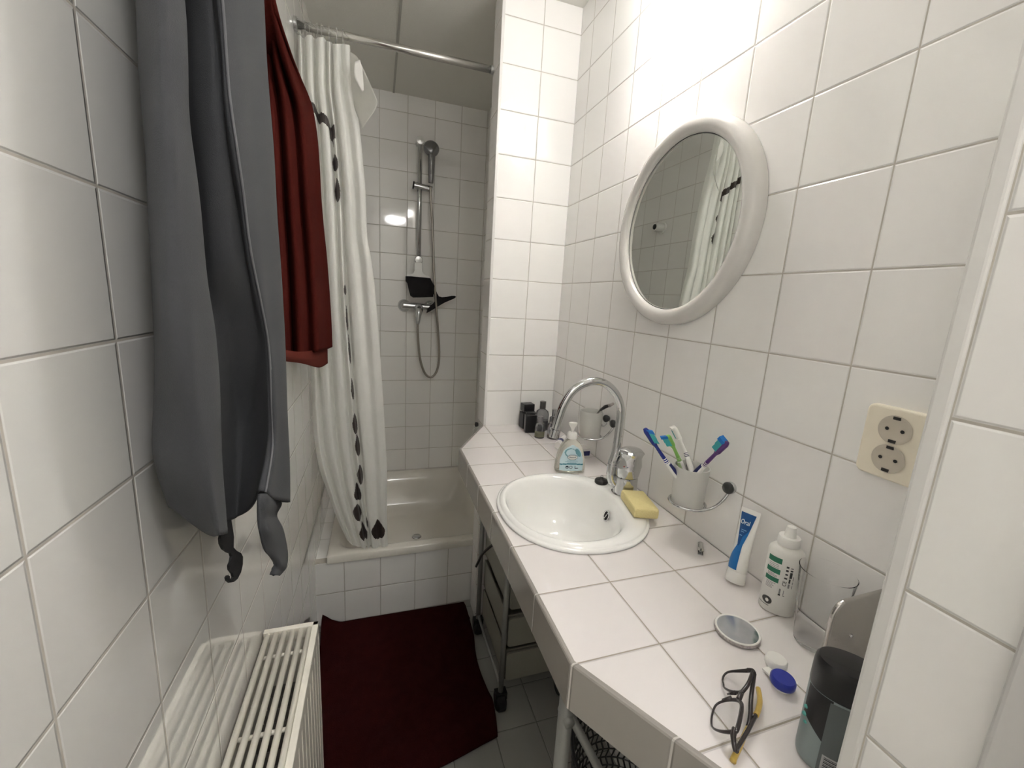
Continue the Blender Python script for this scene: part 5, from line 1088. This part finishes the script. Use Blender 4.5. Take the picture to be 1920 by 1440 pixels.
# ------------------------------------------------------------------ maroon towel
m_maroon = M('maroon_terry', (0.085, 0.0145, 0.0105, 1), 0.95, spec=0.03, bump=(700, 0.0022), var=(60, (0.065, 0.011, 0.009, 1)))
def towel():
    t = thing('bath_towel', (-0.95, -0.30, 2.25), 'maroon towel hanging on the left wall between robe and shower curtain', 'towel')
    G = catgrid(TOWEL, 7, 7)
    o = obj('towel_body', gridmesh(G, True), m_maroon, t, smooth=True); solid(o, 0.005)
    b = obj('inner_layer', gridmesh(catgrid(TOWELHEM, 5, 6), True), M('maroon_hem', (0.13, 0.028, 0.020, 1), 0.9, spec=0.05, bump=(500, 0.002)), t, smooth=True); solid(b, 0.003)
    b['label'] = 'brighter maroon hem layer'
    h = obj('coat_hook', join(box(XL, XL + 0.004, -0.42, -0.36, 2.24, 2.30), tube(spline([(XL + 0.004, -0.39, 2.27), (-0.955, -0.39, 2.255), (-0.940, -0.39, 2.265), (-0.935, -0.39, 2.285)], 5), 0.0045, 10)), m_chrome2, origin=(XL, -0.39, 2.27))
    tag(h, 'chrome coat hook on the left wall holding the maroon towel', 'hook')
towel()

# ------------------------------------------------------------------ shower rod, rings, curtain
def rod():
    a = Vector((XL + 0.001, 0.112, 2.292)); b = Vector((-0.3065, 0.0925, 2.2845))
    t = thing('shower_curtain_rod', tuple(a), 'brushed metal shower curtain rod between wall and pillar', 'curtain rod')
    obj('pole', tube([a, b], 0.0125, 24), M('brushed_aluminium', (0.62, 0.61, 0.58, 1), 0.25, 1.0), t, smooth=True)
    obj('end_flange', tube([a, a + Vector((0.008, 0, 0))], 0.022, 28), m_chrome2, t, auto=40)
    obj('end_flange', tube([b - Vector((0.010, 0, 0)), b], 0.0150, 28), m_chrome2, t, auto=40)
    m_ring = M('clear_plastic_ring', (0.85, 0.85, 0.82, 1), 0.1, trans=0.8, ior=1.4)
    first = None
    for k, x in enumerate((-0.965, -0.948, -0.930, -0.912, -0.893, -0.874, -0.852, -0.828)):
        s = (x - a.x) / (b.x - a.x); c = a + (b - a) * s
        if first is None:
            P = [(0.0, 0.0205 * math.cos(q), -0.006 + 0.0215 * math.sin(q)) for q in [2 * math.pi * i / 20 for i in range(20)]]
            first = obj('curtain_ring', (tube(P, 0.0014, 6, closed=True)), m_ring, smooth=True)
            first.location = c; o = first
        else:
            o = first.copy(); COL.objects.link(o); o.location = c
        o.rotation_euler = (0, 0, math.radians((-14, 10, -6, 16, -12, 5, 14, -8)[k]))
        tag(o, ('clear plastic curtain ring closest to the left wall on the rod', 'clear curtain ring, second from the left wall on the rod', 'clear curtain ring, third from the left wall on the rod', 'clear curtain ring, fourth from the left wall on the rod',
            'clear curtain ring, fifth from the left wall on the rod', 'clear curtain ring, sixth from the left wall on the rod', 'clear curtain ring, last but one before the bare part of the rod', 'clear curtain ring nearest the bare part of the rod')[k], 'curtain ring', 'clear rings on the shower curtain rod')
rod()

def curtain_mat(name, col, mixf=0.35):
    m = bpy.data.materials.new(name); m.use_nodes = True; nt = m.node_tree; N = nt.nodes; L = nt.links
    b = N['Principled BSDF']; b.inputs['Base Color'].default_value = col; b.inputs['Roughness'].default_value = 0.35; b.inputs['Sheen Weight'].default_value = 0.1
    tr = N.new('ShaderNodeBsdfTranslucent'); tr.inputs['Color'].default_value = col
    mx = N.new('ShaderNodeMixShader'); mx.inputs[0].default_value = mixf
    L.new(b.outputs[0], mx.inputs[1]); L.new(tr.outputs[0], mx.inputs[2]); L.new(mx.outputs[0], N['Material Output'].inputs[0])
    geo = N.new('ShaderNodeNewGeometry'); mp = N.new('ShaderNodeMapping'); mp.inputs['Scale'].default_value = (1, 1, 0.35); L.new(geo.outputs['Position'], mp.inputs[0])
    ns = N.new('ShaderNodeTexNoise'); ns.inputs['Scale'].default_value = 38; ns.inputs['Detail'].default_value = 3; ns.inputs['Distortion'].default_value = 1.5; L.new(mp.outputs[0], ns.inputs['Vector'])
    bp = N.new('ShaderNodeBump'); bp.inputs['Distance'].default_value = 0.004; bp.inputs['Strength'].default_value = 0.6; L.new(ns.outputs['Fac'], bp.inputs['Height']); L.new(bp.outputs[0], b.inputs['Normal'])
    return m

def curtain():
    t = thing('shower_curtain', (-0.88, 0.11, 2.27), 'white shower curtain with dark drop print gathered at the left', 'shower curtain')
    nr, nc = 26, 9
    G = catgrid(CURTAIN, nr, nc)
    R_, C_ = len(G), len(G[0])
    V, F = gridmesh(G, True)
    # dark print: faces picked out by where they lie on the cloth (column = fold position, z = height)
    fm = [0] * len(F)
    for i in range(R_ - 1):
        for j in range(C_ - 1):
            c = j / nc; z = (G[i][j].z + G[i + 1][j + 1].z) / 2; dark = False
            if 0.5 <= c <= 10.4:
                zc = 2.075 - 0.0075 * c - 0.002 * math.sin(c * 2.2)
                if c > 9.2: zc -= (c - 9.2) ** 2 * 0.035
                if abs(z - zc) < 0.0155: dark = True
            def drop(c0, z0, hw, hh):
                # rounded at the bottom, pointed at the top
                tt = (z - z0) / hh
                if abs(tt) > 1: return False
                wd = hw * (math.sqrt(max(0, 1 - tt * tt)) if tt < 0 else (1 - tt) ** 0.75)
                return abs(c - c0) < wd
            if 9.4 < c < 11.2 and 1.960 < z < 2.002: dark = True
            for d in DROPS:
                if drop(*d): dark = True
            if dark: fm[i * (C_ - 1) + j] = 1
    white = curtain_mat('curtain_white', (0.92, 0.92, 0.89, 1), 0.3); dk = curtain_mat('curtain_dark_print', (0.045, 0.032, 0.028, 1), 0.15)
    o = obj('curtain_cloth', (V, F), None, t, smooth=True, mats=[white, dk], fmat=fm)
    f = obj('folded_corner', gridmesh(catgrid(FLAP, 5, 5), True), curtain_mat('curtain_flap', (0.80, 0.80, 0.76, 1), 0.45), t, smooth=True); solid(f, 0.0008)
    g = obj('care_label', gridmesh(catgrid(FLAPTAG, 4, 4), True), m_white, f, smooth=True); solid(g, 0.0006)
DROPS = [(10.4, 1.886, 0.9, 0.028), (10.5, 1.796, 0.85, 0.040), (11.5, 1.446, 0.5, 0.020), (11.6, 1.34, 0.4, 0.05), (11.7, 1.22, 0.4, 0.06), (11.6, 1.06, 0.5, 0.045), (11.5, 0.915, 0.9, 0.045), (11.6, 0.82, 0.9, 0.048),
         (11.4, 0.69, 1.1, 0.045), (9.9, 0.608, 1.2, 0.040), (9.0, 0.520, 1.4, 0.040), (9.8, 0.420, 1.7, 0.042), (12.3, 0.455, 0.5, 0.03), (15.9, 0.425, 1.75, 0.047)]
curtain()

# ------------------------------------------------------------------ shower set on the back wall
def wall_disc(r, th):
    return lathe([(0, 0), (r, 0), (r, th * 0.8), (r * 0.92, th), (0, th)], 32)
TOY = lambda c: Matrix.Translation(c) @ Matrix(((1, 0, 0, 0), (0, 0, -1, 0), (0, 1, 0, 0), (0, 0, 0, 1)))     # local z points to the camera side (-y)
def rail():
    x, y = -0.496, YB - 0.052
    t = thing('shower_rail', (x, y, 1.62), 'chrome shower riser rail on the back wall', 'shower rail')
    obj('rail_tube', tube([(x, y, 1.625), (x, y, 2.285)], 0.0135, 20), m_chrome, t, smooth=True)
    for z in (1.640, 2.272):
        b = obj('bracket', join(xform(lathe([(0, 0), (0.021, 0), (0.021, 0.047), (0, 0.047)], 28), TOY((x, YB, z))), ), m_chrome2, t, auto=40)
        obj('bracket_cap', xform(lathe([(0, 0.047), (0.0205, 0.047), (0.0235, 0.052), (0.0235, 0.058), (0.0195, 0.066), (0, 0.068)], 32), TOY((x, YB, z))), M('bright_satin_cap', (0.75, 0.75, 0.73, 1), 0.3, 0.6), b, auto=40)
    s = obj('slider', tube([(x - 0.030, y - 0.004, 2.040), (x + 0.068, y - 0.004, 2.030)], 0.0175, 24), m_chrome, t, auto=40)
    obj('slider_knob', tube([(x - 0.038, y - 0.004, 2.041), (x - 0.030, y - 0.004, 2.040)], 0.020, 24), m_black, s, auto=40)
rail()
def hand_shower():
    x, y = -0.440, YB - 0.075
    t = thing('hand_shower', (x, y, 2.03), 'dark grey chrome hand shower held on the rail slider', 'hand shower')
    dk = M('smoked_chrome', (0.30, 0.30, 0.31, 1), 0.18, 0.9)
    P = spline([(x + 0.003, y, 2.058), (x + 0.004, y - 0.006, 2.10), (x + 0.004, y - 0.014, 2.17), (x + 0.002, y - 0.018, 2.225)], 8)
    obj('handle', tube(P, [float(np.interp(k / (len(P) - 1), [0, 0.3, 1], [0.014, 0.016, 0.0215])) for k in range(len(P))], 20), dk, t, smooth=True)
    m = Matrix.Translation((x + 0.001, y - 0.018, 2.232)) @ Matrix.Rotation(math.radians(78), 4, 'X')
    obj('spray_head', xform(lathe([(0, -0.026), (0.030, -0.024), (0.042, -0.012), (0.043, 0.0), (0.036, 0.012), (0.02, 0.018), (0, 0.020)], 36), m), dk, t, smooth=True)
    obj('chrome_strip', tube([P[8] + Vector((-0.001, -0.0165, 0)), P[20] + Vector((-0.001, -0.019, 0))], 0.0045, 10), m_chrome, t, smooth=True)  # thin chrome strip along the front of the handle
hand_shower()
def mixer():
    y = YB - 0.055; z = 1.375
    t = thing('shower_mixer', (-0.50, YB, z), 'chrome bar shower mixer below the black pouch', 'shower mixer')
    obj('valve_body', tube([(-0.580, y, z + 0.003), (-0.40, y, z - 0.003)], 0.0205, 24), m_chrome2, t, auto=40)
    for x in (-0.572, -0.420):
        obj('wall_rosette', xform(lathe([(0, 0), (0.037, 0), (0.036, 0.010), (0.028, 0.022), (0.018, 0.030), (0.017, 0.052), (0, 0.052)], 32), TOY((x, YB, z))), m_chrome2, t, smooth=True)
    P = spline([(-0.493, y - 0.012, z - 0.008), (-0.495, y - 0.040, z - 0.030), (-0.499, y - 0.050, z - 0.070), (-0.501, y - 0.048, z - 0.100)], 6)
    h = obj('lever', tube(P, [float(np.interp(k / (len(P) - 1), [0, 0.2, 0.6, 1], [0.026, 0.024, 0.015, 0.010])) for k in range(len(P))], 20), m_chrome2, t, smooth=True)
    o = tube(spline([(-0.500, y, z - 0.015), (-0.498, y - 0.012, z - 0.10), (-0.492, y - 0.006, z - 0.21), (-0.478, y - 0.004, z - 0.32), (-0.450, y - 0.004, z - 0.400), (-0.412, y - 0.004, z - 0.425), (-0.378, y - 0.004, z - 0.385), (-0.366, y - 0.006, z - 0.30), (-0.376, y - 0.010, z - 0.15),
              (-0.398, y - 0.030, z + 0.05), (-0.412, y - 0.030, z + 0.22), (-0.424, y - 0.028, z + 0.45), (-0.436, y - 0.022, z + 0.60), (-0.438, y - 0.020, z + 0.665)], 10), 0.0068, 10)
    h = obj('shower_hose', o, M('metal_hose', (0.40, 0.37, 0.33, 1), 0.3, 0.9), origin=(-0.5, y, z), smooth=True)
    tag(h, 'ribbed metal shower hose looping below the mixer', 'shower hose')
mixer()
def squeegee():
    y = YB - 0.100
    t = thing('hanging_pouch', (-0.497, y, 1.50), 'black cloth pouch on a white T-shaped hanger below the rail', 'pouch')
    X = lambda px: -0.496 + (px - 785) * 0.00300
    Z = lambda py: 1.648 - (py - 486) * 0.00288
    out = [(776, 495), (790, 495), (790.5, 511), (793, 515.5), (798, 518.5), (805, 519.5), (806, 525), (762, 525), (762, 518.5), (768, 518.5), (774, 516), (776.5, 511)]
    V, F = prism([(X(a), Z(b)) for a, b in out], (0, y, 0), (1, 0, 0), (0, 0, 1), (0, 1, 0), -0.004, 0.004)
    o = obj('hanger', (V, F), M('bright_white_plastic', (0.92, 0.92, 0.90, 1), 0.25), t); bevel(o, 0.002)
    bl = [(760, 523), (770, 522.5), (797, 523), (806, 523.5), (809, 530), (814, 538), (812.5, 549), (812, 560), (798, 561.5), (774, 563.5), (769, 560), (766, 549), (763, 536), (760, 532)]
    cx = sum(X(a) for a, b in bl) / len(bl); cz = sum(Z(b) for a, b in bl) / len(bl)
    secs = [[(cx + (X(a) - cx) * k, y + d, cz + (Z(b) - cz) * k) for a, b in bl] for d, k in ((0.010, 0.9), (0.006, 1.0), (-0.008, 1.0), (-0.014, 0.93))]
    obj('pouch', stack(secs), M('black_cloth', (0.006, 0.005, 0.006, 1), 0.85), t, auto=60)
    s = thing('shower_squeegee', (-0.42, y + 0.02, 1.45), 'black whale-tail shaped squeegee hanging beside the pouch', 'squeegee')
    ol = [(806, 525), (811, 533), (817, 544), (821, 553), (824, 558), (830, 559.5), (840, 558), (849, 555.5), (855, 555), (858.5, 557), (855, 560.5), (846, 565), (836, 570), (828, 575), (818, 582), (808, 589), (800.5, 593.5), (802, 587), (807, 579), (814, 572), (818, 566), (815, 557), (810, 545), (805, 533)]
    V, F = prism([(X(a), Z(b)) for a, b in ol], (0, y + 0.022, 0), (1, 0, 0), (0, 0, 1), (0, 1, 0), -0.005, 0.005)
    o = obj('tail_blade', (V, F), M('black_cloth'), s); bevel(o, 0.0015)
squeegee()
# round white fitting on the left wall of the shower (seen in the mirror)
def wall_knob():
    c = Vector((XL, 0.662, 1.930)); t = thing('wall_fitting', tuple(c), 'round white fitting with a black centre, seen in the mirror', 'wall fitting')
    m = Matrix.Translation(c) @ Matrix(((0, 0, 1, 0), (0, 1, 0, 0), (-1, 0, 0, 0), (0, 0, 0, 1)))
    obj('base', xform(lathe([(0, 0), (0.034, 0), (0.034, 0.008), (0.026, 0.010), (0.026, 0.055), (0.022, 0.062), (0, 0.062)], 32), m), m_white, t, auto=40)
    obj('centre_cap', xform(lathe([(0, 0.0622), (0.016, 0.0622), (0.015, 0.066), (0, 0.067)], 28), m), m_black, t, auto=40)
wall_knob()

# small dark hook on the pillar's side, with two wire prongs
def pillar_hook():
    t = thing('pillar_hook', (-0.31, 0.07, 0.90), 'small dark knob with wire prongs behind the far counter corner', 'hook')
    obj('knob', xform(lathe([(0, 0), (0.008, 0), (0.0105, 0.005), (0.010, 0.012), (0, 0.015)], 20), Matrix.Translation((-0.3055, 0.095, 0.899)) @ Matrix(((0, 0, -1, 0), (0, 1, 0, 0), (1, 0, 0, 0), (0, 0, 0, 1)))), m_blackr, t, smooth=True)
    obj('prong', tube(spline([(-0.310, 0.094, 0.893), (-0.324, 0.09, 0.885), (-0.328, 0.09, 0.868), (-0.322, 0.09, 0.850)], 4), 0.0013, 6), m_chrome2, t, smooth=True)
pillar_hook()

# ------------------------------------------------------------------ maroon bath mat on the floor
def mat():
    nx, ny = 70, 70
    # corners (x, y): far left, far right, near right, near left
    FL, FR, NR, NL = Vector((-0.955, 0.108, 0)), Vector((-0.338, 0.100, 0)), Vector((-0.352, -0.545, 0)), Vector((-0.945, -0.575, 0))
    G = []
    for i in range(ny + 1):
        v = i / ny; row = []
        for j in range(nx + 1):
            u = j / nx
            p = (FL * (1 - u) + FR * u) * (1 - v) + (NL * (1 - u) + NR * u) * v
            p.x += 0.030 * math.sin(math.pi * v) * u * 0.3 + 0.012 * math.sin(v * 9) * (1 if u > 0.5 else 0) * u
            p.y += -0.020 * math.sin(math.pi * u) * v + 0.010 * math.sin(u * 7) * v
            z = 0.010
            z += 0.012 * math.exp(-((v - 0.55 - 0.45 * (u - 0.4)) / 0.05) ** 2) * (0.4 + u * 0.6)
            z += 0.016 * math.exp(-((v - 0.78 + 0.9 * (u - 0.45)) / 0.045) ** 2) * math.exp(-((u - 0.42) / 0.25) ** 2)
            z += 0.0035 * math.sin(u * 13 + v * 7) * math.sin(v * 11) + 0.0035
            q = max(0.0, 1 - (u * 8 + v * 6))          # corner curling up against the tub
            z += 0.055 * q ** 1.3
            p.y = min(p.y, 0.106 - 0.01 * q)
            p.x = max(p.x, XL + 0.010); p.x = min(p.x, -0.333)
            row.append((p.x, p.y, max(z, 0.006)))
        G.append(row)
    o = obj('bath_mat', gridmesh(G, True), M('dark_maroon_terry', (0.040, 0.008, 0.008, 1), 0.95, spec=0.02, bump=(420, 0.0035), var=(30, (0.026, 0.004, 0.004, 1))), origin=(-0.62, -0.22, 0.0), smooth=True)
    m = o.modifiers.new('thickness', 'SOLIDIFY'); m.thickness = 0.005; m.offset = -1
    tag(o, 'dark maroon towelling mat spread on the floor before the tub', 'bath mat')
mat()

# ------------------------------------------------------------------ trolley with drawers under the counter
def trolley():
    t = thing('storage_trolley', (-0.20, -0.27, 0.0), 'grey tubular trolley on black castors under the counter', 'trolley')
    st = M('grey_metal_tube', (0.26, 0.26, 0.25, 1), 0.4, 0.3)
    xs, ys = (-0.312, -0.075), (-0.085, -0.440); zt = 0.60
    for x in xs:
        for y in ys:
            p = obj('post', tube([(x, y, 0.055), (x, y, zt)], 0.0095, 14), st, t, smooth=True)
            c = obj('castor', xform(lathe([(0, -0.017), (0.028, -0.017), (0.034, -0.011), (0.034, 0.011), (0.028, 0.017), (0, 0.017)], 24), Matrix.Translation((x, y, 0.0345)) @ Matrix.Rotation(math.pi / 2, 4, 'Y')), m_black, t, auto=40)
            obj('castor_fork', box(x - 0.021, x + 0.021, y - 0.014, y + 0.014, 0.050, 0.075), m_black, c)
    for x in xs:
        obj('side_rail', tube([(x, ys[0], 0.545), (x, ys[1], 0.545)], 0.006, 10), st, t, smooth=True)
        obj('side_rail', tube([(x, ys[0], 0.09), (x, ys[1], 0.09)], 0.006, 10), st, t, smooth=True)
    for y in ys:
        obj('cross_rail', tube([(xs[0], y, zt - 0.004), (xs[1], y, zt - 0.004)], 0.006, 10), st, t, smooth=True)
    for k, z in enumerate((0.395, 0.245, 0.105)):
        b = obj('drawer', None or join(box(xs[0] + 0.014, xs[1] - 0.014, ys[1] + 0.015, ys[0] - 0.015, z, z + 0.004), box(xs[0] + 0.014, xs[0] + 0.018, ys[1] + 0.015, ys[0] - 0.015, z, z + 0.12), box(xs[1] - 0.018, xs[1] - 0.014, ys[1] + 0.015, ys[0] - 0.015, z, z + 0.12),
                 box(xs[0] + 0.014, xs[1] - 0.014, ys[0] - 0.019, ys[0] - 0.015, z, z + 0.12), box(xs[0] + 0.014, xs[1] - 0.014, ys[1] + 0.015, ys[1] + 0.019, z, z + 0.12)), M('beige_drawer', (0.26, 0.25, 0.21, 1), 0.4), t)
        obj('drawer_front', prism(rrect((xs[1] - xs[0]) / 2 - 0.016, 0.056, 0.012), ((xs[0] + xs[1]) / 2, ys[1] + 0.006, z + 0.060), (1, 0, 0), (0, 0, 1), (0, 1, 0), -0.004, 0.004), M('beige_drawer'), b)
    # dark bag and strap on top
    g = obj('toiletry_bag', lathe([(0.0, -0.05), (0.05, -0.045), (0.075, -0.01), (0.07, 0.03), (0.03, 0.045), (0.0, 0.047)], 28, (-0.235, -0.28, 0.655), sx=1.0, sy=1.5), M('black_nylon', (0.010, 0.010, 0.011, 1), 0.6), origin=(-0.235, -0.28, 0.605), smooth=True)
    tag(g, 'black bag lying on top of the trolley under the counter', 'bag')
    s = obj('black_cable', tube(spline([(-0.280, -0.38, 0.61), (-0.305, -0.30, 0.575), (-0.332, -0.20, 0.47), (-0.335, -0.13, 0.38), (-0.335, -0.10, 0.34)], 8), 0.005, 8), m_blackr, origin=(-0.30, -0.25, 0.5), smooth=True)
    tag(s, 'black cable hanging down the side of the trolley', 'cable')
    h = obj('black_strap', tube(spline([(-0.20, -0.455, 0.585), (-0.225, -0.465, 0.535), (-0.205, -0.468, 0.515), (-0.185, -0.465, 0.535), (-0.20, -0.455, 0.585)], 6), 0.0045, 8), m_blackr, origin=(-0.2, -0.46, 0.56), smooth=True)
    tag(h, 'black strap loop hanging at the front of the trolley', 'strap')
trolley()

def stand():
    t = thing('folding_stand', (-0.30, -1.12, 0.0), 'grey tubular stand under the near corner of the counter', 'stand')
    st = M('grey_metal_tube')
    for x in (-0.424, -0.06):
        obj('leg', tube([(x, -1.095, 0.0), (x, -1.095, ZT - 0.079)], 0.0125, 16), st, t, smooth=True)
    obj('brace', tube([(-0.418, -1.098, 0.765), (-0.066, -1.098, 0.06)], 0.0075, 12), st, t, smooth=True)
    obj('brace_joint', tube([(-0.424, -1.113, 0.762), (-0.424, -1.082, 0.762)], 0.009, 12), st, t, smooth=True)
stand()

def basket():
    c = (-0.16, -0.955, 0.0)
    t = thing('wire_basket', c, 'dark perforated waste basket under the counter', 'basket')
    V = []; F = []
    n, m_ = 48, 16
    for i in range(m_ + 1):
        r = 0.105 + 0.030 * i / m_; z = 0.01 + 0.40 * i / m_
        for k in range(n): a = 2 * math.pi * (k + 0.5 * (i % 2)) / n; V.append((c[0] + r * math.cos(a), c[1] + r * math.sin(a), z))
    for i in range(m_):
        for k in range(n): k2 = (k + 1) % n; F.append((i * n + k, i * n + k2, (i + 1) * n + k2, (i + 1) * n + k))
    o = obj('mesh_wall', (V, F), M('black_mesh', (0.05, 0.05, 0.05, 1), 0.4, 0.5), t)
    md = o.modifiers.new('wire', 'WIREFRAME'); md.thickness = 0.005
    obj('rim', tube([(c[0] + 0.136 * math.cos(a), c[1] + 0.136 * math.sin(a), 0.412) for a in [2 * math.pi * k / 40 for k in range(40)]], 0.004, 8, closed=True), m_black, t, smooth=True)
    obj('bottom', lathe([(0, 0.0), (0.106, 0.0), (0.106, 0.012), (0, 0.012)], 36, c), m_black, t)
basket()
